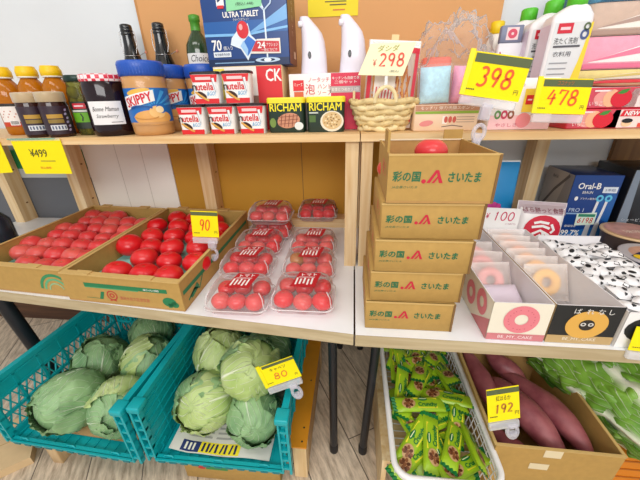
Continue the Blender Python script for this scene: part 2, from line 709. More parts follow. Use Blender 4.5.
table('folding_table', 'wooden edged folding table holding the open tomato cartons', [(-1.75, 0.797), (0.0115, 0.619), (0.0115, 1.40), (-1.75, 1.40)], TZ, 0.037,
      [((-0.049, 0.75), (-0.052, 0.75)), ((-1.325, 0.90), (-1.43, 0.90), .026), ((-1.12, 1.30), (-1.17, 1.30)), ((-0.049, 1.3), (-0.052, 1.3))])
table('folding_table', 'wooden edged folding table holding the stack of tomato boxes', [(0.0165, 0.617), (1.9, 0.600), (1.9, 1.40), (0.0165, 1.40)], TZ, 0.037,
      [((0.062, 0.755), (0.092, 0.755)), ((0.062, 1.3), (0.092, 1.3)), ((1.8, 0.755), (1.8, 0.755))])


# ------------------------------------------------------------------ shelf units
def shelf_unit(label, x0, x1, posts, rails, y0):
    t = thing('display_shelf', label, 'shelf', ((x0 + x1) / 2, 1.2, TZ))
    ox = t.location.x
    b = MB()
    b.box((x0 - ox, y0 - 1.2, SZ - 0.022 - TZ), (x1 - ox, 1.405 - 1.2, SZ - TZ), wood('#edcf9e', '#d9ae74', 3, 0))
    b.build('shelf_board', t)
    for px, w, yy in posts:
        if True:
            p = MB()
            p.box((px - ox, yy - 1.2, 0), (px + w - ox, yy + (0.095 if yy < 1.2 else 0.075) - 1.2, SZ - 0.022 - TZ), PINE)
            for kz in (0.1, 0.27):
                P = plane((px + w - ox, yy - 1.2, 0), (0, 1, 0), (0, 0, 1))
                p.disc(P, 0.05, kz + 0.03 * math.sin(px * 40), 0.007, 0.004, M('#8a5a2c', .6), 1)
            p.build('post', t)
    for a, c in rails:
        r = MB()
        r.box((a - ox, 1.331 - 1.2, 0), (c - ox, 1.404 - 1.2, 0.042), PINE_X)
        r.build('rail', t)
    return t


shelf_unit('pine shelf standing over the open tomato cartons', -1.75, 0.0195, [(-1.735, .05, 1.33), (-1.352, .05, 1.33), (-0.688, .055, 1.33), (-0.0225, .040, .972), (-0.0225, .040, 1.33)], [(-1.302, -0.688), (-0.633, -0.0225)], 0.955)
shelf_unit('pine shelf standing over the dental box and noodle cups', 0.0225, 1.6, [(0.0265, .034, .972), (0.0265, .034, 1.33), (0.716, .048, 1.33), (1.5, .04, .972), (1.5, .04, 1.33)], [(0.0605, 0.716)], 0.957)


# ================================================================== price signs
OLIVE = M('#55603a', .6)
REDINK = M('#ea5a1c', .6)


def price_sign(label, txt, loc, rot, w, h, band=0.2, top=None, ink=REDINK, side=True, clip=0.0, yen=True, clipdx=0.0):
    t = thing('price_sign', label, 'price sign', loc, rot)
    b = MB()
    b.box((-w / 2, -0.0006, -h / 2), (w / 2, 0.0006, h / 2), YEL)
    P = front(-0.0006)
    if band:
        b.rect(P, -w / 2 + (0.012 if side else 0), h / 2 - band * h - 0.03 * h, w / 2, h / 2 - 0.03 * h, OLIVE, 1)
    if top:
        if isinstance(top, tuple):
            b.text(P, top[0], 0, h * 0.2, h * 0.15, M('#2a2a20'), 2, w * 0.45)
        else:
            b.text(P, top, 0, h * (0.5 - 0.03 - band / 2), h * band * 0.6, M('#b5602a'), 2, w * 0.3)
    b.digits(P, txt, 0.0, -0.03 * h if not isinstance(top, tuple) else -0.12 * h, h * (0.42 if not isinstance(top, tuple) else 0.26), ink, 2, w * (0.56 if len(txt) > 2 else 0.36), h * (0.06 if band > .17 else .045))
    if yen:
        b.text(P, '円', w * 0.40, -h * 0.30, h * 0.11, M('#2a2a20'), 2)
    for k in range(5):
        b.rect(P, -w * 0.44 + k * 0.0042, -h * 0.36, -w * 0.44 + k * 0.0042 + 0.003, -h * 0.33, M('#3a3a20'), 2)
    b.build('card', t)
    c = MB()
    c.rbox((-w / 2, -0.006, -h / 2 - 0.022), (w / 2 - 0.005, 0.005, -h / 2 - 0.002), film('#f6f6fa', .30, .1, .25), .003)
    if side:
        c.box((-w / 2 - 0.004, -0.003, -h / 2), (-w / 2 + 0.008, 0.0015, h / 2 + 0.004), M('#f0e400', .4))
    c.build('holder', t)
    if clip:
        k = MB()
        cx = clipdx
        mt = film('#ece8f8', .30, .08, .35)
        k.rbox((cx - 0.013, -0.010, -h / 2 - clip * 0.45), (cx + 0.013, 0.008, -h / 2 - 0.012), mt, .004)
        k.tube([(cx + 0.014 * math.sin(a), 0.0, -h / 2 - clip * 0.72 + 0.02 * math.cos(a)) for a in [2 * PI * i / 14 for i in range(14)]], 0.005, mt, 8, True)
        k.rbox((cx - 0.010, -0.007, -h / 2 - clip), (cx + 0.010, 0.007, -h / 2 - clip * 0.72), mt, .004)
        k.build('clip', t)
    return t


# ================================================================== tomatoes
def tomato_mat(name, c0, c1, tip):
    m, nt, b = base_mat(name)
    N, L = nt.nodes, nt.links
    tc = N.new('ShaderNodeTexCoord')
    oi = N.new('ShaderNodeObjectInfo')
    nz = N.new('ShaderNodeTexNoise')
    nz.inputs['Scale'].default_value = 14
    va = N.new('ShaderNodeVectorMath')
    va.operation = 'ADD'
    L.new(tc.outputs['Object'], va.inputs[0])
    L.new(oi.outputs['Location'], va.inputs[1])
    L.new(va.outputs[0], nz.inputs['Vector'])
    mx = N.new('ShaderNodeMix')
    mx.data_type = 'RGBA'
    f = math_n(nt, 'ADD', math_n(nt, 'MULTIPLY', oi.outputs['Random'], 0.75), math_n(nt, 'MULTIPLY_ADD', nz.outputs[0], 0.8, -0.3))
    mx.clamp_factor = True
    L.new(f, mx.inputs[0])
    mx.inputs[6].default_value = lin(c0)
    mx.inputs[7].default_value = lin(c1)
    sp = N.new('ShaderNodeSeparateXYZ')
    L.new(tc.outputs['Object'], sp.inputs[0])
    rad = math_n(nt, 'SQRT', math_n(nt, 'ADD', math_n(nt, 'POWER', sp.outputs[0], 2.0), math_n(nt, 'POWER', sp.outputs[1], 2.0)))
    sc = math_n(nt, 'MULTIPLY', math_n(nt, 'SUBTRACT', 1.0, math_n(nt, 'DIVIDE', rad, 0.004)), math_n(nt, 'GREATER_THAN', sp.outputs[2], 0.04))
    sc = math_n(nt, 'MAXIMUM', sc, 0.0)
    m2 = N.new('ShaderNodeMix')
    m2.data_type = 'RGBA'
    L.new(sc, m2.inputs[0])
    L.new(mx.outputs[2], m2.inputs[6])
    m2.inputs[7].default_value = lin(tip)
    L.new(m2.outputs[2], b.inputs['Base Color'])
    b.inputs['Roughness'].default_value = 0.28
    b.inputs['Subsurface Weight'].default_value = 0.08
    b.inputs['Subsurface Radius'].default_value = (0.01, 0.003, 0.002)
    b.inputs['Subsurface Scale'].default_value = 0.5
    return m


TOM_RED = tomato_mat('tomato_skin_red', '#d8101e', '#dc2a2c', '#7a5a20')
TOM_PINK = tomato_mat('tomato_skin_pink', '#d8343a', '#e0645a', '#8a6a3a')
TOM_UNRIPE = tomato_mat('tomato_skin_turning', '#c07838', '#a8843c', '#6a5a20')
TOM_ME = {}


def tomato_mesh(var, mat):
    key = (var, mat.name)
    if key in TOM_ME:
        return TOM_ME[key]
    rnd = random.Random(var)
    nl = 4 + var % 3
    ph = rnd.random() * 6
    b = MB()
    seg, rings = 24, 14
    loops = []
    for i in range(rings + 1):
        th = PI * i / rings
        lp = []
        for j in range(seg):
            a = 2 * PI * j / seg
            lob = 1 + 0.022 * math.sin(nl * a + ph) * math.sin(th) ** 2
            r = max(math.sin(th), 0.01) * 0.5 * lob
            z = -math.cos(th) * 0.42
            q = 1 - 0.16 * math.exp(-(r / 0.12) ** 2)
            lp.append((r * math.cos(a), r * math.sin(a) * (1 + .03 * math.sin(ph)), z * q + 0.42))
        loops.append(lp)
    b.loft(loops, mat)
    sc = 0.075
    b.v = [(x * sc, y * sc, z * sc) for x, y, z in b.v]
    o = b.build('tomato')
    me = o.data
    bpy.data.objects.remove(o)
    TOM_ME[key] = me
    return me


def tomato(loc, label, group, mat=None, d=0.075, tilt=None):
    o = bpy.data.objects.new('tomato', tomato_mesh(random.randint(0, 5), mat or TOM_RED))
    COL.objects.link(o)
    o.location = loc
    k = d / 0.075
    o.scale = (k, k, k * random.uniform(.94, 1.04))
    o.rotation_euler = (random.uniform(-.2, .2), random.uniform(-.2, .2), random.uniform(0, 6)) if tilt is None else tilt
    return tagit(o, label, 'tomato', group)


# ------------------------------------------------------------------ open tomato cartons
TEAL_TRAY = M('#8fd2c6', .6, 0, .05, 30)


def carton(label, x0, x1, y0, y1, h, shear, art):
    t = thing('tomato_carton', label, 'carton', ((x0 + x1) / 2, (y0 + y1) / 2, TZ))
    W, D = (x1 - x0) / 2, (y1 - y0) / 2
    th = 0.006

    def sh(b):
        b.v = [(v[0], v[1] + shear * v[0], v[2]) for v in map(tuple, b.v)]
        return b
    b = MB()
    b.box((-W, -D, 0.001), (W, D, 0.007), CARD_IN)
    sh(b).build('bottom', t)
    for nm, a, c in (('side_wall', (-W, -D, .007), (-W + th, D, h)), ('side_wall', (W - th, -D, .007), (W, D, h))):
        b = MB()
        b.box(a, c, CARD)
        b.box((a[0] - 0.002, a[1], h - 0.0005), (c[0] + 0.002, c[1], h + 0.002), CARD_EDGE)
        if nm == 'side_wall' and a[0] > 0 and art:
            P = plane((W, -D, 0), (0, 1, 0), (0, 0, 1))
            b.rect(P, 0.01, h * .52, 2 * D * .96, h * .66, GREENPRINT, 1, 8)
            b.stroke(P, [(0.03, .02), (.07, .035), (.1, .02), (.13, .05)], .006, GREENPRINT)
            b.poly(P, [(.04, .025), (.09, .045), (.1, .028), (.05, .014)], GREENPRINT)
        sh(b).build(nm, t)
    for yy, nm in ((-D, 'front_wall'), (D - th, 'back_wall')):
        b = MB()
        b.box((-W + th, yy, .007), (W - th, yy + th, h), CARD)
        b.box((-W, yy - .002, h - 0.0005), (W, yy + th + .012 * (1 if yy < 0 else 0), h + 0.003), CARD_EDGE)
        for kx in (-.6, .45):
            b.box((kx * W - .025, yy - .003 if yy < 0 else yy - .012, h + .002), (kx * W + .025, yy + th + .012, h + .006), CARD_EDGE)
        if yy < 0:
            P = front(-D)
            G2 = M('#4fa06a', .6)
            if art:
                b.rect(P, -W * .62, h * .60, W * .78, h * .74, GREENPRINT, 1)
                b.rect(P, -W * .62, h * .57, W * .3, h * .60, G2, 1)
                b.text(P, '彩の国', W * .52, h * .67, h * .07, WHITE, 2, .05)
                b.poly(P, [(-W * .42, h * .17), (-W * .36, h * .17), (-W * .30, h * .45), (-W * .36, h * .45)], GREENPRINT)
                b.stroke(P, [(-W * .65, h * .19), (-W * .42, h * .19)], .0015, GREENPRINT)
                b.disc(P, -W * .18, h * .34, .018, .017, M('#b8352c'), 1, .78)
                b.disc(P, -W * .18, h * .34, .009, .008, M('#b8352c'), 1, .5)
                b.poly(P, [(-W * .22, h * .20), (-W * .14, h * .20), (-W * .12, h * .12), (-W * .18, h * .16), (-W * .25, h * .12)], M('#b8352c'))
                b.text(P, '農林水産大臣賞受賞', W * .20, h * .28, h * .13, M('#c0604a'), 1, W * .5)
                b.disc(P, W * .78, h * .30, .022, .016, GREENPRINT, 1)
                b.rect(P, W * .75, h * .10, W * .81, h * .25, GREENPRINT, 1)
                b.disc(P, W * .86, h * .22, .013, .010, GREENPRINT, 1)
            else:
                for k, c in enumerate(('#2d8a58', '#5fae7c', '#8fb98a')):
                    b.disc(P, W * .80, h * .20, .062 - k * .016, .062 - k * .016, M(c), 1, .84, 0, 16, 1, R(20), R(175))
                b.text(P, '埼玉', -W * .55, h * .45, h * .3, GREENPRINT, 1)
        sh(b).build(nm, t)
    b = MB()
    b.surf(lambda u, v: ((u - .5) * 2 * (W - .008), (v - .5) * 2 * (D - .01), .028 + .006 * math.sin(u * 8 * PI) * math.sin(v * 14 * PI)), 48, 64, TEAL_TRAY)
    sh(b).build('moulded_tray', t)
    return t


carton('open tomato carton at the left end of the table, green arch printed on front', -1.262, -0.870, 0.737, 1.310, 0.096, -0.083, False)
carton('open tomato carton with the 90 yen sign and green stripe on front', -0.862, -0.470, 0.692, 1.288, 0.096, -0.083, True)


def fill(x0, x1, y0, y1, nx, ny, shear, skip, name, mat, d):
    xm = (x0 + x1) / 2
    for j in range(ny):
        for i in range(nx):
            if (i, j) in skip:
                continue
            x = x0 + (x1 - x0) * (i + 0.5 + (0.22 if j % 2 else -0.22)) / nx + random.uniform(-.004, .004)
            y = y0 + (y1 - y0) * (j + .5) / ny + random.uniform(-.005, .005) + shear * (x - xm)
            rowname = 'nearest row' if j == 0 else ('farthest row' if j == ny - 1 else ORD[j] + ' row')
            tomato((x, y, TZ + 0.032), f'red tomato in the {name} carton, {rowname}, {ORD[i]} from left', f'tomatoes in the {name} carton', mat, d * random.uniform(.93, 1.05))


fill(-1.250, -0.880, 0.765, 1.292, 5, 7, -0.083, {(0, 0), (4, 6), (3, 6), (1, 0)}, 'left end', TOM_PINK, 0.074)
fill(-0.850, -0.482, 0.715, 1.275, 4, 6, -0.083, {(0, 0), (0, 1), (3, 5)}, '90 yen', TOM_RED, 0.086)
price_sign('yellow 90 yen price sign clipped to the right carton of tomatoes', '90', (-0.480, 0.900, 0.882), (R(-6), R(3), R(4)), 0.088, 0.088, 0.14, None, REDINK, False, 0.085, True, 0.02)

# ------------------------------------------------------------------ clear packs of tomatoes
PACK_W, PACK_D, PACK_H = 0.182, 0.148, 0.074
STK = M('#c01c28', .5)


def make_pack(label, loc, rot=(0, 0, 0), group='clear packs of tomatoes'):
    t = thing('tomato_pack', label, 'tomato pack', loc, rot, group)
    w, d, h = PACK_W, PACK_D, PACK_H
    b = MB()
    b.loft([rr(w * .80, d * .78, .02, .001), rr(w * .84, d * .82, .02, .004), rr(w * .92, d * .90, .025, .020), rr(w, d, .025, .022), rr(w, d, .025, .024)], CLEAR, True, False)
    b.build('base_tray', t)
    b = MB()
    b.loft([rr(w, d, .025, .0245), rr(w * .95, d * .94, .03, .0265), rr(w * .90, d * .88, .03, h * .75), rr(w * .82, d * .78, .035, h * .96), rr(w * .76, d * .70, .035, h)], CLEAR, False, True)
    for k in (-1, 1):
        b.tube([(k * w * .46, -d * .40, .028), (k * w * .44, -d * .36, h * .75), (k * w * .39, -d * .32, h * .97)], .0016, film('#ffffff', .30, .1, .2), 6)
    b.tube([(x, y, .0245) for x, y, z in rr(w * .99, d * .99, .025, 0)], .0014, film('#ffffff', .35, .1, .2), 6, True)
    b.build('lid', t)
    b = MB()
    P = plane((0.006, 0.010, h + .0004), (1, 0, 0), (0, 1, 0.0))
    b.poly(P, [(-.040, -.040), (.030, -.040), (.042, .036), (-.024, .038)], STK, 1)
    b.text(P, 'トマト', 0.008, .024, .014, WHITE, 2, .044, 0, .1, .0005)
    for k in range(5):
        b.stroke(P, [(-.026 + k * .011, -.030 + .003 * (k % 3)), (-.024 + k * .011, .006 - .005 * (k % 2))], .0052, WHITE, 2)
    b.stroke(P, [(-.022, .009), (.026, .011)], .003, WHITE, 2)
    b.build('label_sticker', t)
    return t


PACKN = [0]


def pack(loc, where, short='', rot=0.0, first=[None], colors='ppprpp', bottom=False):
    lab = f'clear plastic pack of six tomatoes, {where}'
    if first[0] is None:
        o = first[0] = make_pack(lab, loc, (0, 0, rot))
    else:
        o = dup(first[0], lab, loc, (0, 0, rot), 'clear packs of tomatoes')
    k = 0
    for j, yy in enumerate((-.033, .032)):
        for i, xx in enumerate((-.053, 0, .053)):
            c, s_ = math.cos(rot), math.sin(rot)
            mt = {'p': TOM_PINK, 'r': TOM_RED, 'u': TOM_UNRIPE}[colors[k]]
            side = ('left', 'middle', 'right')[i]
            tomato((loc[0] + xx * c - yy * s_, loc[1] + xx * s_ + yy * c, loc[2] + 0.0060 + .004 * j), f'{"half green" if colors[k]=="u" else "red"} tomato, {"front" if j == 0 else "back"} {side} of pack {short or where}', 'tomatoes in clear packs', mt, random.uniform(.054, .058))
            k += 1


pack((-0.318, 0.728, TZ), 'nearest in left column')
pack((-0.134, 0.745, TZ), 'nearest in right column', colors='rprprr')
pack((-0.352, 0.912, TZ), 'second in left column', colors='rprrrp')
pack((-0.140, 0.922, TZ), 'second in right column', colors='pppupp')
pack((-0.358, 1.080, TZ), 'third in left column', colors='pprrrr')
pack((-0.146, 1.090, TZ), 'third in right column', colors='pppppp')
pack((-0.345, 1.222, TZ), 'lower of back stacked pair', colors='rrrrrr')
pack((-0.343, 1.222, TZ + PACK_H + .0012), 'upper of back stacked pair', colors='pppppp')
pack((-0.156, 1.352, TZ + .0425), 'alone on the back pine rail', colors='rrrrrr')


# ================================================================== stack of printed tomato boxes
def ja_art(b, P, w, h):
    G, Rd = M('#1d6b45', .6), M('#c41a38', .6)
    b.text(P, '彩の国', -w * .325, h * .56, h * .20, G, 1, w * .255, .05, 0, .0006)
    b.text(P, 'さいたま', w * .205, h * .55, h * .19, G, 1, w * .29, .05, 0, .0006)
    b.text(P, 'JA全農さいたま', -w * .335, h * .34, h * .065, G, 1, w * .24, .2)
    # farm co-op emblem: ball, steep stroke and arch
    x, y, q = -w * .090, h * .43, h * .28
    b.disc(P, x - q * .55, y + q * .12, q * .16, q * .16, Rd)
    b.poly(P, [(x - q * .36, y), (x - q * .10, y), (x + q * .42, y + q * .92), (x + q * .22, y + q * .92)], Rd)
    b.poly(P, [(x + q * .25, y + q * .92), (x + q * .42, y + q * .92), (x + q * .78, y), (x + q * .52, y)], Rd, 1.4)
    b.poly(P, [(x + q * .0, y), (x + q * .2, y), (x + q * .45, y + q * .42), (x + q * .38, y + q * .5)], Rd, 1.8)


zs = [0.70, 0.787, 0.872, 0.957, 1.042, 1.145]
names = ['lowest box of the stack, resting on the table', 'second box up in the stack', 'middle box of the stack of five', 'second box down in the stack', 'open top box of the stack, tomatoes inside']
for i in range(5):
    x0 = 0.041 + 0.0080 * i
    w, d, h = 0.217, 0.250, zs[i + 1] - zs[i]
    yo = 0.645 + (.004 if i % 2 else 0)
    t = thing('tomato_box', 'printed cardboard tomato box, ' + names[i], 'cardboard box', (x0 + w / 2, yo + d / 2, zs[i]), (0, 0, R([0, .5, -.4, .3, 0][i])), 'stacked printed tomato boxes')
    b = MB()
    th = .005
    hh = h - .0015
    if i < 4:
        b.rbox((-w / 2, -d / 2, 0.0005), (w / 2, d / 2, hh), CARD, .0015, 1)
        b.box((-w / 2 - .0006, -d / 2 - .001, hh - .004), (w / 2 + .0006, -d / 2 + .004, hh), CARD_EDGE)
        b.box((w / 2 - .0045, -d / 2 - .0012, 0.002), (w / 2 + .0008, -d / 2, hh), M('#7d5c33', .8))
    else:
        b.box((-w / 2, -d / 2, 0.0005), (w / 2, d / 2, .006), CARD_IN)
        b.box((-w / 2, -d / 2, .006), (w / 2, -d / 2 + th, hh), CARD)
        b.box((-w / 2, d / 2 - th, .006), (w / 2, d / 2, hh), CARD_IN)
        for s_ in (-1, 1):
            b.box((s_ * w / 2 - (th if s_ > 0 else 0), -d / 2 + th, .006), (s_ * w / 2 + (th if s_ < 0 else 0), d / 2 - th, hh), CARD)
        b.box((-w / 2 - .0008, -d / 2 - .001, hh - .002), (w / 2 + .0008, -d / 2 + .007, hh + .001), CARD_EDGE)
        b.box((-w / 2 - .0008, d / 2 - .007, hh - .002), (w / 2 + .0008, d / 2 + .001, hh + .001), M('#ead9b8', .8))
        b.box((w / 2 - .0045, -d / 2 - .0014, 0.002), (w / 2 + .0008, -d / 2, hh), M('#7d5c33', .8))
    ja_art(b, front(-d / 2), w, h)
    PL = plane((-w / 2, 0, 0), (0, -1, 0), (0, 0, 1))
    b.text(PL, '美', .030, h * .6, h * .36, M('#d6404a'), 1)
    b.text(PL, 'う', .075, h * .6, h * .3, M('#d6404a'), 1)
    b.build('body', t)
    if i == 4:
        f = MB()
        f.box((-w / 2 - .001, -d / 2 + .03, hh), (-w / 2 + .004, -d / 2 + .10, hh + .042), CARD)
        f.build('flap', t)
        f = MB()
        f.box((w / 2 - .050, d / 2 - .006, hh), (w / 2 - .002, d / 2 - .001, hh + .024), CARD)
        f.build('flap', t)
tomato((0.170, 0.715, 1.112), 'pinkish tomato peeking over the front edge of the top box', None, TOM_PINK, 0.068)
tomato((0.105, 0.835, 1.050), 'red tomato at the back left inside the open top box', None, TOM_PINK, 0.070)
tomato((0.170, 0.715, 1.050), 'red tomato lying under another inside the open top box', None, TOM_PINK, 0.066)
tomato((0.245, 0.835, 1.050), 'red tomato at the back right inside the open top box', None, TOM_PINK, 0.070)
price_sign('yellow 398 yen price sign with olive band above the tomato boxes', '398', (0.343, 0.888, 1.288), (R(-4), R(8.5), 0), 0.143, 0.096, 0.20, None, REDINK, True, 0.115, True, 0.0)
price_sign('yellow 478 yen price sign clipped to the shelf edge near strawberry snacks', '478', (0.538, 0.940, 1.240), (R(-8), R(2.5), 0), 0.130, 0.084, 0.20, 'ココナッツ', REDINK, True, 0.0, True)




# ================================================================== goods on the upper shelf
def oil_bottle(label, loc):
    t = thing('oil_bottle', label, 'bottle', loc, (0, 0, R(25)), 'yellow capped oil bottles')
    b = MB()
    AM = liquid('#c8780c', .75)
    b.lathe([(.036, 0), (.043, .006), (.044, .02), (.0435, .11), (.044, .135), (.038, .160), (.026, .178), (.020, .186), (.020, .192)], AM, seg=24)
    P = cyl(.0442, 0)
    b.rect(P, -.034, .030, .030, .105, M('#efe9e4'), 1, 10)
    b.rect(P, -.034, .096, .030, .105, M('#2c2622'), 2, 10)
    b.rect(P, -.034, .030, .030, .045, M('#c8401e'), 2, 10)
    b.rect(P, -.008, .034, .018, .050, WHITE, 3, 6)
    for k in range(7):
        b.rect(P, -.005 + k * .003, .037, -.0035 + k * .003, .048, BLACK, 4)
    for k in range(9):
        b.disc(P, -.026 + .006 * k, .062 + .018 * ((k * 7) % 3) / 2, .002, .002, M('#c05a3a'), 2, n=8, rings=1)
    b.build('bottle_body', t)
    c = MB()
    c.lathe([(.029, .188), (.031, .190), (.031, .206), (.028, .212), (.026, .219)], M('#f5c80c', .4), seg=24)
    c.lathe([(.024, .183), (.030, .184), (.030, .188), (.024, .189)], M('#e9e4da', .4), seg=24)
    c.build('cap', t)
    return t


o1 = oil_bottle('amber oil bottle with yellow cap, leftmost on the shelf, white barcode label', (-1.222, 1.095, SZ))
dup(o1, 'amber oil bottle with yellow cap, middle of the three', (-1.131, 1.105, SZ))
dup(o1, 'amber oil bottle with yellow cap, nearest to the olive jar', (-1.045, 1.112, SZ))


def spread_jar(label, loc):
    t = thing('spread_jar', label, 'jar', loc, (0, 0, R(38)), 'dark spread jars')
    b = MB()
    b.lathe([(.034, 0), (.038, .005), (.038, .095), (.036, .103), (.036, .106)], liquid('#3a1c16', .92), seg=24)
    P = cyl(.0382, 0)
    b.rect(P, -.058, .010, .058, .094, M('#33202c', .4), 1, 18)
    b.rect(P, -.022, .058, .020, .070, M('#b98f34'), 2, 8)
    b.rect(P, -.022, .044, .020, .055, M('#8e7430'), 2, 8)
    b.rect(P, -.020, .022, .022, .038, M('#d7d8dc'), 2, 8)
    for k in range(5):
        b.rect(P, -.016 + k * .008, .025, -.012 + k * .008, .035, M('#55607a'), 3, 2)
    for k in range(6):
        b.disc(P, .030 + .003 * (k % 2), .022 + k * .012, .005, .0035, M('#a79cc0'), 2, rot=.5, n=10, rings=1)
    b.build('jar_body', t)
    c = MB()
    c.lathe([(.0385, .106), (.0395, .108), (.0395, .130), (.038, .135), (.030, .136)], film('#cbb48c', .75, .1, .3), seg=24)
    c.build('lid', t)
    return t


s1 = spread_jar('dark spread jar with clear beige lid, left one of the two', (-1.050, .996, SZ))
dup(s1, 'dark spread jar with clear beige lid, right one of the two', (-.970, .996, SZ))

t = thing('olive_jar', 'glass jar of green olives with dark lid and green label', 'jar', (-.908, 1.060, SZ), (0, 0, R(12)))
b = MB()
for k in range(34):
    a, zz = k * 2.4, .012 + (k // 7) * .029
    c = Vector((.028 * math.cos(a), .028 * math.sin(a), zz + .006))
    loops = [[(c.x + .0125 * math.sin(PI * i / 6 + .001) * math.cos(2 * PI * j / 10), c.y + .0125 * math.sin(PI * i / 6 + .001) * math.sin(2 * PI * j / 10), c.z - .017 * math.cos(PI * i / 6)) for j in range(10)] for i in range(7)]
    b.loft(loops, M('#a8a04a', .35, 0, .15, 40))
b.build('olives', t)['kind'] = 'stuff'
b = MB()
b.lathe([(.040, 0), (.043, .006), (.044, .13), (.038, .150), (.037, .166)], liquid('#b9b878', .10), seg=24)
P = cyl(.0445, 0)
b.rect(P, -.045, .022, .045, .105, M('#2c3328', .4), 1, 14)
b.rect(P, -.030, .042, .036, .072, M('#64a51e'), 2, 10)
b.rect(P, -.020, .084, .022, .100, M('#c92a3a'), 2, 8)
b.stroke(P, [(.0, .046), (.004, .057), (.0, .069)], .004, M('#2c3328'), 3)
b.rect(P, -.014, .090, .014, .094, M('#f0d8dc'), 3, 4)
b.rect(P, -.026, .074, .026, .080, M('#c9ccc4'), 3, 6)
b.disc(P, .028, .096, .007, .007, M('#b8bdb4'), 3)
b.build('jar_body', t)
b = MB()
b.lathe([(.039, .164), (.0405, .166), (.0405, .180), (.038, .183)], M('#18322a', .35, .3), seg=24)
b.build('lid', t)


def gingham():
    m, nt, bb = base_mat('gingham_lid')
    N, L = nt.nodes, nt.links
    tc = N.new('ShaderNodeTexCoord')
    ck = N.new('ShaderNodeTexChecker')
    ck.inputs['Scale'].default_value = 90
    ck.inputs['Color1'].default_value = lin('#d8324a')
    ck.inputs['Color2'].default_value = lin('#f6e6e8')
    L.new(tc.outputs['Object'], ck.inputs['Vector'])
    L.new(ck.outputs[0], bb.inputs['Base Color'])
    bb.inputs['Roughness'].default_value = .35
    return m


t = thing('jam_jar', 'large dark purple jam jar with handwritten white label and gingham lid', 'jar', (-.800, 1.032, SZ), (0, 0, R(22)))
b = MB()
n8 = 24
b.lathe([(.058, 0), (.064, .006), (.0665, .02), (.067, .10), (.066, .150), (.060, .164)], liquid('#1e0a12', .97, .08), seg=n8)
P = cyl(.0675, 0)
b.rect(P, -.046, .036, .052, .104, M('#eceaea', .6), 1, 14)
INK = M('#3a3638', .6)
b.text(P, 'Bonne Maman', .004, .082, .013, INK, 2, .074, .3)
b.text(P, 'Strawberry', .004, .060, .014, INK, 2, .062, .3)
b.rect(P, .012, .042, .044, .044, M('#77747a'), 2, 4)
b.build('jar_body', t)
b = MB()
b.lathe([(.063, .160), (.0645, .163), (.0645, .176), (.062, .180), (.05, .181)], gingham(), seg=32)
b.build('lid', t)


def skippy(label, loc, rz):
    t = thing('peanut_butter_jar', label, 'jar', loc, (0, 0, R(rz)), 'blue lidded peanut butter jars')
    PB = M('#c9945a', .35, 0, .04, 12, 0, .3)
    b = MB()
    b.lathe([(.054, 0), (.060, .004), (.0625, .014), (.0625, .030), (.0635, .036), (.0635, .142), (.0625, .148), (.0625, .168), (.055, .176)], PB, seg=36)
    b.build('jar_body', t)
    r = .0640
    P = cyl(r, 0)
    b = MB()
    BL, LB = M('#1668b8', .35), M('#3f9ddc', .35)
    b.rect(P, -.115, .040, .115, .138, BL, 0, 36)
    for k in range(7):
        a = R(-75 + 25 * k)
        c, s_ = math.cos(a), math.sin(a)
        for i in range(8):
            q0, q1 = .15 + i * .105, .15 + (i + 1) * .105
            b.poly(P, [(.02 + .08 * q0 * math.sin(a - .1), .085 + .050 * q0 * math.cos(a - .1)), (.02 + .08 * q1 * math.sin(a - .1), .085 + .050 * q1 * math.cos(a - .1)), (.02 + .08 * q1 * math.sin(a + .1), .085 + .050 * q1 * math.cos(a + .1)), (.02 + .08 * q0 * math.sin(a + .1), .085 + .050 * q0 * math.cos(a + .1))], LB, 1)
    b.disc(P, .010, .054, .058, .022, M('#e2a65a', .4), 2, n=28, rings=5, a0=0, a1=2 * PI)
    b.rect(P, -.06, .034, .08, .041, PB, 3, 20)
    b.disc(P, .025, .070, .024, .018, M('#f0c07a', .4), 3, n=20, rings=3)
    b.disc(P, .038, .080, .016, .014, M('#1668b8', .4), 4, n=16, rings=2)
    b.disc(P, .032, .077, .012, .010, M('#f7dcae', .4), 5, n=16, rings=2)
    for i in range(14):
        u0, u1 = -.072 + i * .0068, -.072 + (i + 1) * .0068
        b.poly(P, [(u0, .090 + (u0 + .02) * .28), (u1, .090 + (u1 + .02) * .28), (u1, .124 + (u1 + .02) * .20), (u0, .124 + (u0 + .02) * .20)], WHITE, 4)
    b.disc(P, -.020, .128, .036, .008, M('#e8b64a', .4), 3, n=16, rings=3, rot=.15)
    b.text(P, 'SKIPPY', -.024, .106, .025, M('#d5162c', .4), 6, .080, .12, .24, .0007)
    b.stroke(P, arc(-.02, .078, .034, .010, 20, 160, 8), .005, M('#0d4f98'), 5)
    b.stroke(P, arc(-.01, .062, .04, .012, 200, 330, 8), .003, M('#c98a40'), 5)
    b.build('label_wrap', t)
    b = MB()
    b.lathe([(.060, .170), (.0655, .172), (.0655, .206), (.062, .212), (.040, .213)], M('#2456b8', .35), seg=48)
    for k in range(48):
        a = 2 * PI * k / 48
        b.bar((.0655 * math.cos(a), .0655 * math.sin(a), .176), (.0655 * math.cos(a), .0655 * math.sin(a), .203), .0022, .0010, M('#2456b8', .35), (math.cos(a), math.sin(a), 0))
    b.build('lid', t)
    return t


k1 = skippy('blue lidded peanut butter jar standing in front, next to the jam', (-.662, 1.033, SZ), 28)
dup(k1, 'blue lidded peanut butter jar hidden behind the front one', (-.662, 1.168, SZ), (0, 0, R(45)))
dup(k1, 'blue lidded peanut butter jar behind the chocolate cups, below the wine bottle', (-.532, 1.195, SZ), (0, 0, R(20)))


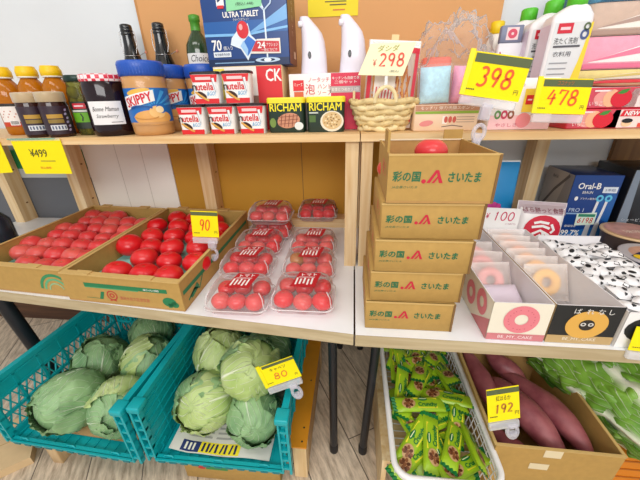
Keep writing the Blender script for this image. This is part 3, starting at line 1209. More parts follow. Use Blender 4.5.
def swing_bottle(label, loc):
    t = thing('swing_top_bottle', label, 'bottle', loc, (0, 0, R(20)), 'dark swing top bottles')
    DG = M('#15181a', .12, 0, 0, 1, 0, .5)
    b = MB()
    b.lathe([(.036, 0), (.042, .005), (.042, .2), (.037, .235), (.029, .262), (.0225, .30), (.0200, .335), (.021, .345)], DG, seg=24)
    b.build('bottle_body', t)
    b = MB()
    for zz, r in ((.338, .0235), (.350, .0225)):
        b.lathe([(r - .002, zz - .004), (r, zz), (r - .002, zz + .005)], DG, seg=20)
    b.lathe([(.0195, .350), (.0215, .358), (.0205, .368), (.014, .371)], DG, seg=20)
    b.build('stopper', t)
    b = MB()
    WR = M('#c8c9cc', .25, .9)
    for s_ in (-1, 1):
        b.tube([(s_ * .016, 0, .354), (s_ * .026, -.004, .345), (s_ * .028, -.014, .300), (s_ * .022, -.026, .272)], .0016, WR, 6)
    b.tube([(.030 * math.cos(a), .030 * math.sin(a), .268 + .004 * math.sin(a)) for a in [2 * PI * i / 16 for i in range(16)]], .0013, WR, 6, True)
    b.tube([(.028, -.005, .268), (.052, -.010, .278)], .0012, WR, 6)
    b.lathe([(.001, -.006), (.006, 0), (.001, .006)], M('#d98a6a', .4), (.054, -.010, .278), 10)
    b.build('wire_bail', t)
    return t


w1 = swing_bottle('dark swing top bottle behind the front peanut butter jar, left of two', (-.878, 1.335, SZ))
dup(w1, 'dark swing top bottle nearest the green capped wine bottle', (-.748, 1.335, SZ))

t = thing('wine_bottle', 'dark green wine bottle with bright green cap and white label', 'bottle', (-.600, 1.335, SZ), (0, 0, R(25)))
b = MB()
b.lathe([(.042, 0), (.047, .005), (.047, .270), (.044, .292), (.031, .316), (.019, .333), (.0155, .346), (.0155, .372)], M('#2a4426', .1, 0, 0, 1, 0, .5), seg=28)
P = cyl(.0474, 0)
b.rect(P, -.055, .145, .055, .262, WHITE, 1, 14)
b.text(P, 'Choice', 0, .245, .022, INK, 2, .07, .25)
b.rect(P, -.055, .145, .055, .178, M('#2d6fd0'), 2, 14)
b.build('bottle_body', t)
b = MB()
b.lathe([(.0185, .338), (.0175, .345), (.0172, .366), (.0200, .368), (.0200, .386), (.013, .389)], M('#4d9a2c', .4), seg=20)
b.build('cap', t)


def choco_cup(label, loc, rz=0):
    t = thing('chocolate_spread_cup', label, 'snack cup', loc, (0, 0, R(rz)), 'chocolate spread snack cups')
    w, d, h = .090, .056, .088
    b = MB()
    b.loft([rr(w * .86, d * .86, .012, .0005), rr(w * .95, d * .95, .014, .081)], WHITE, smooth=True)
    y0, y1 = -d * .86 / 2, -d * .95 / 2
    P = plane((0, y0, 0), (1, 0, 0), (0, y1 - y0, .081))
    rd = M('#d81f26', .4)
    b.poly(P, [(-.036, .001), (.036, .001), (.037, .015), (-.037, .015)], rd)
    b.poly(P, [(-.036, .060), (.036, .060), (.0405, .080), (-.0405, .080)], rd)
    b.rect(P, -.026, .066, .020, .074, M('#f2c8c8'), 2)
    b.text(P, 'n', -.0330, .0455, .0140, BLACK, 2, None, 0, 0, .0005)
    b.text(P, 'utella', -.001, .048, .0190, M('#d3161f'), 2, .050, 0, 0, .0005)
    b.disc(P, -.014, .025, .016, .008, M('#3c1c0e', .3), 2, rot=-.5)
    b.stroke(P, [(-.032, .034), (-.004, .014), (.006, .010)], .006, M('#d8a24a'), 3)
    b.text(P, '&GO!', .016, .029, .011, M('#3aa2d6'), 3, .026, .2)
    b.poly(P, [(.022, .070), (.030, .071), (.033, .036), (.026, .034)], M('#e8ecef'), 3)
    b.stroke(P, [(.022, .071), (.030, .034)], .0015, M('#8a9099'), 4)
    b.build('cup', t)
    b = MB()
    b.loft([rr(w * .99, d * .99, .014, .081), rr(w, d, .014, .0825), rr(w, d, .014, .086), rr(w * .95, d * .93, .014, .0885)], M('#231a1a', .3), smooth=False)
    b.build('lid', t)
    return t


c1 = choco_cup('chocolate spread cup, bottom row, left one', (-.512, 1.022, SZ), 4)
dup(c1, 'chocolate spread cup, bottom row, middle one', (-.413, 1.022, SZ), (0, 0, R(3)))
dup(c1, 'chocolate spread cup, bottom row, right one beside the green tins', (-.317, 1.024, SZ), (0, 0, R(2)))
dup(c1, 'chocolate spread cup, top row, left one', (-.449, 1.022, SZ + .0888), (0, 0, R(5)))
dup(c1, 'chocolate spread cup, top row, right one', (-.352, 1.024, SZ + .0888), (0, 0, R(3)))


def tin(label, loc, kind):
    t = thing('luncheon_meat_tin', label, 'tin', loc)
    w, d, h = .120, .062, .102
    b = MB()
    DK = M('#1d3226', .35) if kind == 0 else M('#23352a', .35)
    b.loft([rr(w * .94, d * .92, .012, .0005), rr(w * .96, d * .96, .014, .006), rr(w * .96, d * .96, .014, .088)], DK)
    P = front(-d * .48)
    b.text(P, 'RICHAM', 0, .074, .022, M('#f3e21e'), 2, .098, 0, 0, .0005)
    if kind == 0:
        b.disc(P, .008, .036, .036, .022, M('#c98a6a', .5), 1, rot=.15)
        for k in range(5):
            b.stroke(P, [(-.018 + k * .012, .018), (-.012 + k * .012, .054)], .0022, M('#8a4a38'), 2)
        for k in range(3):
            b.stroke(P, [(-.024, .026 + k * .010), (.038, .030 + k * .010)], .0018, M('#9a5a44'), 2)
        b.disc(P, .040, .020, .014, .012, M('#dfe4e0'), 3)
        b.disc(P, -.042, .030, .010, .014, M('#6f8a3c'), 2)
    else:
        b.disc(P, .020, .032, .036, .030, M('#e8dfc8', .5), 1)
        b.disc(P, .020, .034, .030, .025, M('#d8b984', .5), 2)
        for k in range(26):
            a = k * 2.4
            q = .024 * math.sqrt(k / 26)
            b.disc(P, .020 + q * math.cos(a), .034 + q * .85 * math.sin(a), .0028, .0022, M(['#8a6a3a', '#b58a4c', '#f0e0b8'][k % 3]), 3, n=7, rings=1)
        b.rect(P, -.050, .030, -.030, .050, M('#4a6a2c'), 1)
        b.rect(P, -.050, .055, -.022, .059, M('#c8d0c4'), 2)
    b.build('tin_body', t)
    b = MB()
    b.loft([rr(w, d, .014, .086), rr(w, d, .014, .098), rr(w * .96, d * .94, .014, .102)], M('#f0dc28', .4), smooth=False)
    b.build('lid', t)
    return t


tin('green luncheon meat tin with yellow lid, grilled meat picture, left of the pair', (-.209, 1.043, SZ), 0)
tin('green luncheon meat tin with yellow lid, bowl picture, right of the pair', (-.086, 1.043, SZ), 1)

# red and white carton, and the blue dishwasher tablet box on top of it
t = thing('snack_carton', 'white and red carton lying under the blue tablet box', 'carton', (-.341, 1.140, SZ))
b = MB()
b.rbox((-.113, -.05, 0.0005), (.113, .06, .196), M('#d9b98a', .7), .002, 1)
P = front(-.0502)
b.rect(P, -.111, .004, .111, .194, M('#efe9e2'), 1)
b.rect(P, .030, .004, .111, .194, M('#d8252e'), 2)
b.rect(P, -.111, .10, -.075, .190, M('#ecd64a'), 2)
b.rect(P, -.02, .004, .03, .11, M('#8a6a5c'), 2)
b.text(P, 'CK', .085, .168, .034, WHITE, 3, .05, 0, 0, .0008)
b.build('carton_body', t)

t = thing('tablet_box', 'large blue dishwasher tablet box with a wine glass picture', 'box', (-.334, 1.150, SZ + .197), (0, 0, R(-2)))
b = MB()
b.rbox((-.134, -.05, 0.0005), (.134, .06, .255), M('#123a72', .3), .002, 1)
P = front(-.0502)
b.rect(P, -.133, .002, .133, .254, M('#143f80', .3), 1)
b.rect(P, -.133, .088, .133, .120, M('#1f5ca4', .3), 2)
b.poly(P, [(-.133, .082), (.0, .080), (.133, .096), (.133, .102), (.0, .087), (-.133, .089)], M('#7db9ea', .3), 3)
b.poly(P, [(.0, .082), (.133, .118), (.133, .155)], M('#6fa9de', .3), 3)
b.poly(P, [(-.133, .02), (.133, .02), (.133, .0), (-.133, .0)], M('#0d2650', .3), 2)
b.text(P, 'ULTRA TABLET', -.010, .136, .014, WHITE, 4, .112, 0, 0, .0005)
b.text(P, 'ウルトラ タブレット', -.010, .123, .007, WHITE, 4, .05)
b.text(P, '70', -.098, .058, .028, WHITE, 4, .030, 0, 0, .0008)
b.text(P, '個入り', -.062, .050, .011, WHITE, 4, .030)
b.rect(P, -.112, .026, -.054, .040, M('#e6edf4'), 4)
b.text(P, '食洗機専用洗剤', -.083, .033, .008, M('#30486a'), 5, .05)
b.rect(P, -.112, .008, .02, .011, M('#7ea4cc'), 4)
# film wrapped tablet with its red ball
P0 = P
P = lambda u, v, l=0: P0(u, v - .016, l)
b.poly(P, [(-.052, .074), (-.046, .092), (-.018, .118), (.010, .128), (.016, .098), (.034, .082), (.012, .050), (.0, .030), (-.02, .062)], M('#dfeaf4', .3), 4)
b.poly(P, [(-.020, .070), (.008, .096), (.030, .080), (.008, .050), (.0, .042)], M('#2f6fc8', .3), 5)
b.poly(P, [(-.020, .070), (.0, .042), (.004, .060), (-.008, .084)], M('#9cc6ee', .3), 6)
b.disc(P, -.008, .112, .019, .023, M('#d42430', .25), 6)
b.disc(P, -.013, .119, .006, .008, M('#f3a8a8', .25), 7)
# wine glass picture
P = P0
GLS = M('#b9cfe6', .3)
b.stroke(P, [(.026, .30 - .05), (.030, .20), (.046, .158), (.064, .142)], .004, GLS, 5)
b.stroke(P, [(.098, .25), (.096, .20), (.084, .158), (.064, .142)], .004, GLS, 5)
b.poly(P, [(.040, .185), (.054, .152), (.064, .146), (.056, .165), (.048, .25), (.040, .25)], M('#dcebf8', .3), 5)
b.stroke(P, [(.064, .142), (.064, .060), (.064, .018)], .005, M('#dcebf8', .3), 5)
b.disc(P, .064, .014, .040, .007, GLS, 5, .6)
b.disc(P, .064, .014, .012, .005, M('#e8f2fa', .3), 6)
b.poly(P, [(.014, .036), (.034, .070), (.108, .070), (.108, .030), (.012, .032)], M('#e9e2da', .3), 7)
b.poly(P, [(.014, .038), (.032, .066), (.104, .062), (.104, .034)], M('#c92430', .3), 8)
b.text(P, '24', .048, .054, .016, WHITE, 9, .024, 0, 0, .0006)
b.text(P, 'アクション', .082, .054, .010, WHITE, 9, .036)
b.text(P, '一晩ピカピカ', .072, .041, .008, WHITE, 9, .05)
b.rect(P, -.082, .158, -.058, .205, WHITE, 4)
b.stroke(P, [(-.062, .196), (-.076, .188), (-.064, .178), (-.078, .170)], .006, M('#1a2c58'), 5)
b.rect(P, -.080, .152, -.060, .160, M('#d42430'), 5)
# side face
PR = plane((.1342, 0, 0), (0, 1, 0), (0, 0, 1))
b.rect(PR, -.049, .002, .059, .254, M('#7a4a48', .4), 1)
b.rect(PR, -.049, .19, .059, .254, M('#a2635c', .4), 2)
b.text(PR, 'フィニッシュ', .005, .14, .018, M('#e8d8d0'), 2, .12, 0, PI / 2)
b.rect(PR, .01, .02, .04, .04, M('#e8d8d0'), 2)
b.build('box_body', t)
b = MB()
P = front(-.0530, 0, -.026)
b.poly(P, [(-.052, .170), (.058, .178), (.062, .262), (-.048, .262)], M('#8fd8a4', .6), 1)
RB = M('#c2302c', .6)
b.stroke(P, [(-.045, .245), (-.030, .225), (-.012, .250)], .005, M('#2a6a48'), 2)
b.digits(P, '1318', .008, .226, .048, RB, 2, .080, .006)
b.text(P, '(税込1,448)', .006, .186, .010, M('#2a3a30'), 2, .055)
b.build('price_note', t)

# soap sets and the two dispensers on top
t = thing('soap_set_box', 'white and pink box of hand soap sets under the dispensers', 'box', (-.093, 1.145, SZ))
b = MB()
b.rbox((-.113, -.065, 0.0005), (.113, .065, .168), M('#f0e9e8', .4), .002, 1)
P = front(-.0652)
b.rect(P, .020, .002, .112, .167, M('#d5244a', .4), 1)
b.rect(P, -.112, .002, .020, .090, M('#f2e4e4', .4), 1)
b.rect(P, -.100, .120, -.066, .150, RED, 2)
b.text(P, 'ミューズ', -.083, .138, .010, WHITE, 3, .026)
b.rect(P, -.098, .100, -.068, .117, M('#d1603a'), 2)
b.text(P, 'ノータッチ', -.018, .150, .014, M('#d03a4e'), 2, .066)
b.text(P, '泡', -.046, .124, .030, M('#d03a4e'), 2)
b.text(P, 'ハンド', .000, .131, .014, M('#d03a4e'), 2, .044)
b.text(P, 'ソープ', .000, .114, .014, M('#d03a4e'), 2, .044)
b.text(P, 'キッチンも自動で泡', .066, .153, .009, WHITE, 2, .084)
b.text(P, '二個セット', .066, .142, .009, WHITE, 2, .07)
b.rect(P, .016, .112, .112, .130, M('#b9adb0'), 2)
b.text(P, '本体とつめかえ2個', .064, .121, .010, WHITE, 3, .085)
b.build('box_body', t)


def dispenser(label, loc):
    t = thing('soap_dispenser', label, 'dispenser', loc, (0, 0, R(4)), 'white soap dispensers')
    b = MB()
    W_ = M('#ebe6f2', .3, 0, 0, 1, 0, .3)
    prof = [(0, .082, .060, 0), (.004, .086, .064, 0), (.050, .079, .062, .001), (.090, .072, .058, -.001), (.112, .064, .054, -.005), (.128, .052, .048, -.012), (.142, .040, .040, -.020), (.151, .033, .034, -.025), (.156, .026, .026, -.027)]
    b.loft([rr(w, d, min(w, d) * .42, z + .0005, cx) for z, w, d, cx in prof], W_)
    b.build('dispenser_body', t)
    b = MB()
    P = plane((-.012, -.0312, .052), (1, 0, 0), (0, .04, 1))
    b.disc(P, 0, 0, .0055, .0105, M('#2a2a30', .3), 1)
    b.disc(P, 0, 0, .0030, .006, M('#0c0c10', .2), 2)
    b.build('sensor', t)
    b = MB()
    b.rbox((-.046, -.022, .128), (-.028, .004, .145), W_, .006)
    b.build('nozzle', t)
    return t


d1 = dispenser('white no touch soap dispenser, left of the two', (-.131, 1.140, SZ + .1685))
dup(d1, 'white no touch soap dispenser, right one behind the basket', (-.006, 1.140, SZ + .1685))

b = MB()
b.box((-.094, 0, 0), (.094, .0012, .105), M('#f5dd1c', .6))
P = front(0)
for yy, cc, a, c in ((.044, '#7a6a1c', -.03, .05), (.034, '#6a5a18', -.012, .05), (.018, '#d8702a', .0, .045)):
    b.rect(P, a, yy, c, yy + .004, M(cc), 1)
b.rect(P, -.06, .060, .05, .063, M('#b8a01c'), 1)
solo(b, 'wall_notice', 'bright yellow notice pinned to the peach wall panel', 'notice', (-.086, 1.4095, 1.530), (0, R(0.5), 0))

# woven basket with a bag of pasta
t = thing('woven_basket', 'small woven straw basket holding the pasta bag', 'basket', (.090, 1.052, SZ))
b = MB()
ST = [M('#eddaa8', .7, 0, .12, 60, .3), M('#dcc48c', .7, 0, .12, 60, .3)]
for k in range(6):
    z = .009 + k * .0150
    rx, ry = .066 + .0062 * k, .046 + .0034 * k
    n = 40
    ph = k * PI
    pts = [((rx + .004 * math.sin(10 * a + ph)) * math.cos(a), (ry + .004 * math.sin(10 * a + ph)) * math.sin(a), z + .0025 * math.sin(5 * a + k)) for a in [2 * PI * i / n for i in range(n)]]
    b.tube(pts, .0088, ST[k % 2], 8, True)
for k in range(20):
    a = 2 * PI * k / 20
    b.tube([(.068 * math.cos(a), .048 * math.sin(a), .004), (.103 * math.cos(a), .068 * math.sin(a), .092)], .0045, ST[1], 6)
b.lathe([(.064, .002), (.066, .008)], ST[1], sy=.7)
b.build('basket_body', t)
b = MB()
b.tube([(.030 * math.cos(a), -.066 - .006 * math.sin(a), .082 + .040 * math.sin(a)) for a in [PI * i / 12 for i in range(13)]], .0058, ST[0], 8)
b.build('handle', t)
b = MB()
b.tube([(-.090, .0, .09), (-.09, .0, .115)], .004, ST[0], 8)
b.build('handle', t)

t = thing('pasta_bag', 'clear pasta bag with red edged top standing in the basket', 'bag', (.108, 1.055, SZ + .128), (R(-6), R(4), 0))
b = MB()
P = pillow(b, .150, .235, .056, film('#efe0d4', .45, .12, .15), None, 14, 4, .012)
for k in range(60):
    a = random.uniform(-.052, .055)
    v0 = random.uniform(-.10, .03)
    b.tube([P(a, v0, 1 * EPS) - Vector((0, -.004, 0)), P(a + random.uniform(-.014, .014), v0 + .05, 1 * EPS) - Vector((0, -.004, 0))], .0042, M(['#c8823c', '#e0a860', '#b5642c'][k % 3], .5), 6)
b.rect(P, -.072, .098, .072, .1165, WHITE, 2, 8, 3)
b.rect(P, -.072, .082, .072, .097, M('#d0283c', .4), 2, 8, 3)
b.rect(P, .060, -.10, .071, .082, M('#d8384a', .4), 2, 3, 12)
b.rect(P, -.071, -.10, -.060, .082, M('#d8384a', .4), 2, 3, 12)
b.rect(P, -.050, -.075, .010, .055, M('#f0e6dc'), 2, 6, 8)
for k in range(6):
    b.stroke(P, [(-.045 + k * .009, -.06), (-.042 + k * .009, -.01)], .004, M('#d85a5a'), 3)
b.build('bag_body', t)
b = MB()
b.box((-.0105, .012, .05), (.0105, .018, .135), M('#e8cf98', .6))
b.build('wooden_stick', t)

t = thing('price_card', 'cream 298 yen handwritten card leaning on the pasta bag', 'price card', (.088, .9810, 1.3425), (R(-5), 0, 0))
b = MB()
P = front(0)
pts = [(-.078, -.036), (.044, -.042), (.074, .038), (-.046, .038)]
b.poly(P, pts, M('#f3efc4', .6), 0)
b.add([P(u, v, -.001) for u, v in pts], [(3, 2, 1, 0)], M('#f3efc4', .6))
b.digits(P, '298', .012, -.002, .030, M('#e2523c'), 2, .066, .0045)
b.digits(P, 'Y', -.034, -.008, .016, M('#d85a48'), 2, .010, .002)
b.text(P, 'ダシダ', .002, .026, .015, M('#a3a02a'), 2, .056, .2)
b.text(P, '(税込)', .020, -.030, .007, M('#6a6a5a'), 2, .024)
b.build('card', t)
b = MB()
b.box((-.004, .001, -.075), (.004, .003, .0), film('#ffffff', .5, .1, .4))
b.build('holder', t)

# peach boxed sponges
t = thing('sponge_box', 'peach and green display box under the blue sponge pack', 'box', (.269, 1.060, SZ))
b = MB()
b.rbox((-.090, -.06, 0.0005), (.090, .06, .072), M('#f0d2b4', .6), .002, 1)
P = front(-.0602)
b.rect(P, -.089, .056, .089, .071, M('#c08a6c', .6), 1)
b.text(P, 'モッチリ 弾力洗顔スポンジ', .0, .064, .010, M('#f6e8d8'), 2, .15)
b.rect(P, -.089, .048, .089, .055, M('#8fae3c', .6), 1)
b.disc(P, -.055, .022, .020, .008, M('#e08a88', .6), 1, rot=.15)
b.rect(P, -.010, .020, .004, .042, M('#f7efe4'), 1)
for k in range(3):
    b.disc(P, .0 + k * .012, .032, .005, .009, M('#c8584a'), 2)
b.stroke(P, [(-.01, .012), (.02, .016), (.05, .012)], .0025, M('#7a6a60'), 1)
for k in range(3):
    b.rect(P, .03, .038 - k * .007, .080, .040 - k * .007, M('#b89a84'), 1)
b.build('box_body', t)
t = thing('sponge_pack', 'pale blue sponge in clear wrap standing on the peach box', 'sponge', (.237, 1.050, SZ + .1245), (R(-6), R(-2), 0))
b = MB()
P = pillow(b, .086, .098, .040, M('#b6dcec', .6, 0, .12, 90, .4))
b.build('sponge', t)
b = MB()
pillow(b, .098, .112, .046, film('#ffffff', .06, .12, .14), None, 10)
b.build('wrap', t)
dd = thing('sponge_pack', 'pink sponge in clear wrap beside the blue sponge', 'sponge', (.325, 1.070, SZ + .1235), (R(-4), R(3), 0))
b = MB()
pillow(b, .070, .100, .040, M('#f0a0c0', .6, 0, .1, 90, .4))
b.build('sponge', dd)
b = MB()
pillow(b, .076, .106, .046, film('#ffffff', .06, .12, .14), None, 10)
b.build('wrap', dd)

# crumpled clear wrap
def crumple(label, loc, rx, ry, h, seed, amp=.30):
    t = thing('clear_plastic_wrap', label, 'plastic wrap', loc)
    b = MB()
    def fn(u, v):
        a = 2 * PI * u
        th = PI / 2 * v
        d = Vector((math.cos(a) * math.cos(th * .98), math.sin(a) * math.cos(th * .98), math.sin(th)))
        q = 1 + amp * (noise.noise(d * 2.2 + Vector((seed, 0, 0)))) + amp * .7 * abs(noise.noise(d * 6 + Vector((0, seed, 0)))) + amp * .12 * noise.noise(d * 15)
        return (d.x * rx * q, d.y * ry * q, max(d.z * h * q, .001))
    b.surf(fn, 60, 30, film('#ffffff', .07, .22, .16), True)
    b.build('wrap', t)
    return t


t = crumple('crumpled clear plastic wrap heaped behind the sponges', (.335, 1.255, SZ), .165, .085, .300, 3.0)
b = MB()
b.rbox((-.105, -.03, .001), (-.010, .03, .215), M('#e8705a', .5), .012)
b.rbox((0.0, -.03, .001), (.075, .03, .17), M('#f0b8cc', .5), .012)
b.build('pouch', t)
t = thing('header_packet', 'white packet with blue grey header and red logo inside the wrap', 'packet', (.487, 1.225, SZ), (0, 0, 0))
b = MB()
b.rbox((-.026, -.010, .0005), (.052, .010, .245), M('#e6e4ea', .5), .003, 1)
b.rbox((-.026, -.011, .245), (.040, .008, .292), M('#7f86a0', .5), .002, 1)
P = front(-.0112)
b.rect(P, -.010, .252, .026, .286, M('#f0d6d8'), 1)
b.disc(P, .008, .269, .014, .013, M('#d8506a'), 2, .3)
b.stroke(P, [(-.02, .22), (.0, .17), (-.01, .12)], .004, M('#c05a70'), 1)
b.build('packet_body', t)

# white cosmetic box beneath the 478 sign
t = thing('laundry_box', 'white box with pink peach picture behind the 478 sign', 'box', (.475, 1.035, SZ))
b = MB()
b.rbox((-.085, -.03, 0.0005), (.085, .03, .135), M('#f4f0f2', .5), .002, 1)
P = front(-.0302)
b.rect(P, -.084, .002, .084, .040, M('#f3c6cc'), 1)
b.disc(P, .010, .026, .020, .020, M('#ee8f98'), 2)
b.rect(P, .0, .048, .034, .108, M('#f2d24a'), 2)
b.rect(P, .006, .068, .026, .092, RED, 3)
b.rect(P, .010, .078, .022, .082, M('#f2c8d0'), 4)
b.disc(P, .052, .105, .010, .018, M('#c9b2da'), 2, rot=-.4)
b.text(P, '洗たくの', -.03, .118, .011, M('#b08aa8'), 2, .05)
b.text(P, 'やさしさ', -.034, .014, .010, M('#d05a78'), 2, .06)
for k in range(3):
    b.disc(P, -.062 + k * .018, .042, .009, .012, M(['#5a8a4a', '#c03a5a', '#8a4a30'][k]), 2, .5)
b.build('box_body', t)


def jug(label, loc, rz):
    t = thing('detergent_jug', label, 'detergent bottle', loc, (0, 0, R(rz)), 'white detergent jugs')
    b = MB()
    w, d = .104, .072
    b.loft([rr(w * .96, d * .94, .010, .0005), rr(w, d, .012, .006), rr(w, d, .012, .276), rr(w * .96, d * .94, .014, .290, .002), rr(w * .62, d * .7, .016, .308, .012), rr(w * .46, d * .6, .014, .314, .014)], M('#efecee', .35), smooth=False)
    P = front(-d / 2)
    b.rect(P, -w * .42, .02, w * .40, .272, M('#dcdee0', .4), 1)
    b.poly(P, [(w * .02, .02), (w * .49, .02), (w * .49, .270), (w * .44, .270), (w * .42, .235), (w * .36, .18), (w * .22, .10)], M('#f0d23a', .4), 2)
    b.rect(P, -w * .34, .246, w * .02, .270, M('#cf1f36', .4), 3)
    b.rect(P, -w * .28, .254, -w * .04, .261, M('#f4ccd2'), 4)
    b.text(P, '洗たく洗剤', -w * .08, .228, .016, M('#3a3a40'), 3, .060)
    b.rect(P, -w * .36, .212, w * .30, .217, M('#55555c'), 3)
    b.text(P, '衣料用', -w * .10, .196, .013, M('#4a4a52'), 3, .046)
    for k in range(6):
        b.rect(P, -w * .36, .172 - k * .014, w * .1, .175 - k * .014, M('#9a9ca2'), 3)
    b.disc(P, w * .34, .242, .011, .013, M('#4a5a8a'), 3, .5)
    b.disc(P, w * .36, .260, .009, .010, M('#5a6a48'), 3, .5)
    PL = plane((-w / 2, 0, 0), (0, -1, 0), (0, 0, 1))
    b.rect(PL, -d * .42, .012, d * .42, .27, M('#e3d4e2', .4), 1)
    b.build('jug_body', t)
    b = MB()
    b.lathe([(.020, .312), (.024, .314), (.024, .344), (.020, .348)], M('#58c430', .4), (.014, 0, 0), 24)
    b.build('cap', t)
    return t


j1 = jug('white detergent jug, rightmost of three, yellow edge and red logo', (.599, 1.122, SZ), -3)
dup(j1, 'white detergent jug, middle of three', (.584, 1.211, SZ), (0, 0, R(-3)))
dup(j1, 'white detergent jug, leftmost of three, half behind the clear wrap', (.556, 1.300, SZ), (0, 0, R(-3)))
t = thing('yellow_cap_bottle', 'slim bottle with yellow cap behind the clear wrap', 'bottle', (.500, 1.362, SZ))
b = MB()
b.lathe([(.030, 0.0005), (.033, .006), (.033, .25), (.02, .285), (.016, .292)], M('#e8e4dc', .4), seg=20)
b.build('bottle_body', t)
b = MB()
b.lathe([(.019, .290), (.022, .292), (.022, .325), (.018, .328)], M('#f2d01a', .4), seg=20)
b.build('cap', t)


def towel(label, loc, h, col, col2, stripe):
    t = thing('towel_pack', label, 'folded towel', loc, (0, 0, R(-2)))
    b = MB()
    w, d = .42, .24
    tw = M(col, .9, 0, .06, 60, .2)
    b.loft([rr(w * .97, d * .97, .03, .001), rr(w, d, .035, h * .2), rr(w, d, .035, h * .8), rr(w * .97, d * .97, .03, h - .001)], tw)
    P = front(-d / 2)
    b.poly(P, [(-w * .42, h * .22), (w * .46, h * .22), (w * .46, h * .90), (-w * .10, h * .70)], M(col2, .9), 1)
    b.poly(P, [(-w * .42, h * .24), (-w * .10, h * .66), (w * .30, h * .90), (w * .46, h * .90), (w * .0, h * .52)], M(stripe, .9), 2)
    b.rect(P, -w * .44, h * .04, w * .46, h * .18, M(stripe, .9), 2)
    b.build('towel', t)
    b = MB()
    b.loft([rr(w * 1.0, d * .985, .035, .0008), rr(w + .005, d + .005, .037, h * .2), rr(w + .005, d + .005, .037, h * .8), rr(w * 1.0, d * .985, .035, h - .0008)], film('#ffffff', .05, .15, .12))
    b.build('wrap', t)


TX, TY = .872, 1.250
towel('white folded towel pack, lowest of the pile and hidden by snack packs', (TX, TY, SZ), .122, '#ece8e4', '#f4f2f0', '#e2d8c0')
towel('pale yellow folded towel pack, second from the bottom of the pile', (TX, TY, SZ + .122), .034, '#e6d488', '#f2ecd8', '#d8c470')
towel('pink folded towel pack in the middle of the pile', (TX, TY, SZ + .156), .086, '#f4a2b8', '#f6f0ee', '#ea7c9c')
towel('brown beige folded towel pack near the top of the pile', (TX, TY, SZ + .242), .082, '#cdb2a0', '#f2ece4', '#b2968a')
towel('blue folded towel pack on top of the pile', (TX, TY, SZ + .324), .080, '#3f88b0', '#e4ecee', '#2f6f98')


def berry_pack(label, loc, rz=0):
    t = thing('strawberry_snack_pack', label, 'snack pack', loc, (0, 0, R(rz)), 'strawberry snack packs')
    b = MB()
    w, d, h = .33, .085, .0525
    b.rbox((-w / 2, -d / 2, .0005), (w / 2, d / 2, h), M('#d9344a', .3), .004)
    P = front(-d / 2)
    b.rect(P, -w * .49, .003, -w * .10, h - .003, M('#cf4a5c', .3), 1)
    b.poly(P, [(-w * .20, .003), (w * .49, .003), (w * .49, h - .003), (-w * .14, h - .003)], M('#f2dcd8', .3), 1)
    b.disc(P, -w * .34, .026, .030, .021, M('#e79a94', .3), 2)
    b.disc(P, -w * .225, .025, .026, .022, M('#d61f34', .25), 4)
    b.disc(P, -w * .30, .026, .020, .022, M('#f0b48c', .3), 3)
    b.poly(P, [(-w * .27, .038), (-w * .24, .046), (-w * .18, .050), (-w * .20, .040), (-w * .23, .036)], M('#3f8a34', .4), 5)
    b.text(P, 'いちご', -w * .40, .014, .012, M('#f6e4e4'), 3, .036)
    b.rect(P, -w * .44, .043, -w * .30, .047, M('#f6e4e4'), 3)
    b.poly(P, [(-w * .10, h * .62), (w * .06, h * .62), (w * .08, h * .92), (-w * .08, h * .92)], M('#d9202e', .3), 3)
    b.text(P, 'NEW', -w * .01, h * .77, .011, WHITE, 4, .036, .2, 0, .0005)
    b.text(P, 'グミ', w * .16, h * .62, .030, BLACK, 3, .055, .2, 0, .0006)
    b.disc(P, w * -.03, h * .28, .013, .009, M('#f0c8a0'), 3)
    b.disc(P, w * -.03, h * .40, .014, .006, BLACK, 4)
    b.rect(P, w * .06, h * .08, w * .46, h * .28, M('#e04a3a', .3), 3)
    b.text(P, 'あまおう苺味', w * .25, h * .18, .007, WHITE, 4, .09)
    b.build('pack_body', t)
    return t


bp = berry_pack('strawberry snack pack, lower of the two in front of the towels', (.768, 1.043, SZ))
dup(bp, 'strawberry snack pack, upper of the two in front of the towels', (.800, 1.045, SZ + .053), (0, 0, R(-1)))
t = thing('candy_bag', 'red edged flat candy bag lying on the strawberry packs', 'snack pack', (.800, 1.045, SZ + .1162), (R(-90), 0, 0))
b = MB()
P = pillow(b, .33, .085, .018, M('#d8222c', .35), M('#f0e0b4', .35))
b.rect(P, -.15, -.02, .10, .03, M('#f3e6c2', .4), 1, 10, 4)
b.build('bag_body', t)

# ------------------------------------------------------------------ yellow papers on the shelf edge
def shelf_paper(label, pts, loc, dig):
    t = thing('price_paper', label, 'price paper', loc)
    b = MB()
    P = front(0)
    b.poly(P, pts, YEL, 0)
    b.add([P(u, v, -.001) for u, v in pts], [tuple(range(len(pts)))[::-1]], YEL)
    if dig:
        b.text(P, '¥499', -.008, .012, .026, M('#3a3a14'), 2, .062)
        b.rect(P, -.010, -.016, .044, -.012, M('#b8a81c'), 1)
        b.text(P, '税込価格', .0, -.036, .008, M('#e07a1c'), 2, .040)
    b.build('sheet', t)
    b = MB()
    b.rect(front(-.0015), min(p[0] for p in pts), max(p[1] for p in pts) - .004, max(p[0] for p in pts), max(p[1] for p in pts) + .004, film('#dff0e4', .3, .1, .3), 0)
    b.box((min(p[0] for p in pts) - .01, -.002, max(p[1] for p in pts)), (max(p[0] for p in pts) - .02, .003, max(p[1] for p in pts) + .004), film('#58b890', .6, .1, .4))
    b.build('tape', t)


shelf_paper('yellow 499 yen paper hanging from the shelf edge', [(-.088, -.057), (.088, -.057), (.088, .055), (-.092, .052)], (-1.031, .9515, 1.094), True)
shelf_paper('yellow paper at the far left end of the shelf edge', [(-.09, -.06), (.040, -.052), (.040, .050), (-.09, .050)], (-1.205, .9515, 1.094), False)

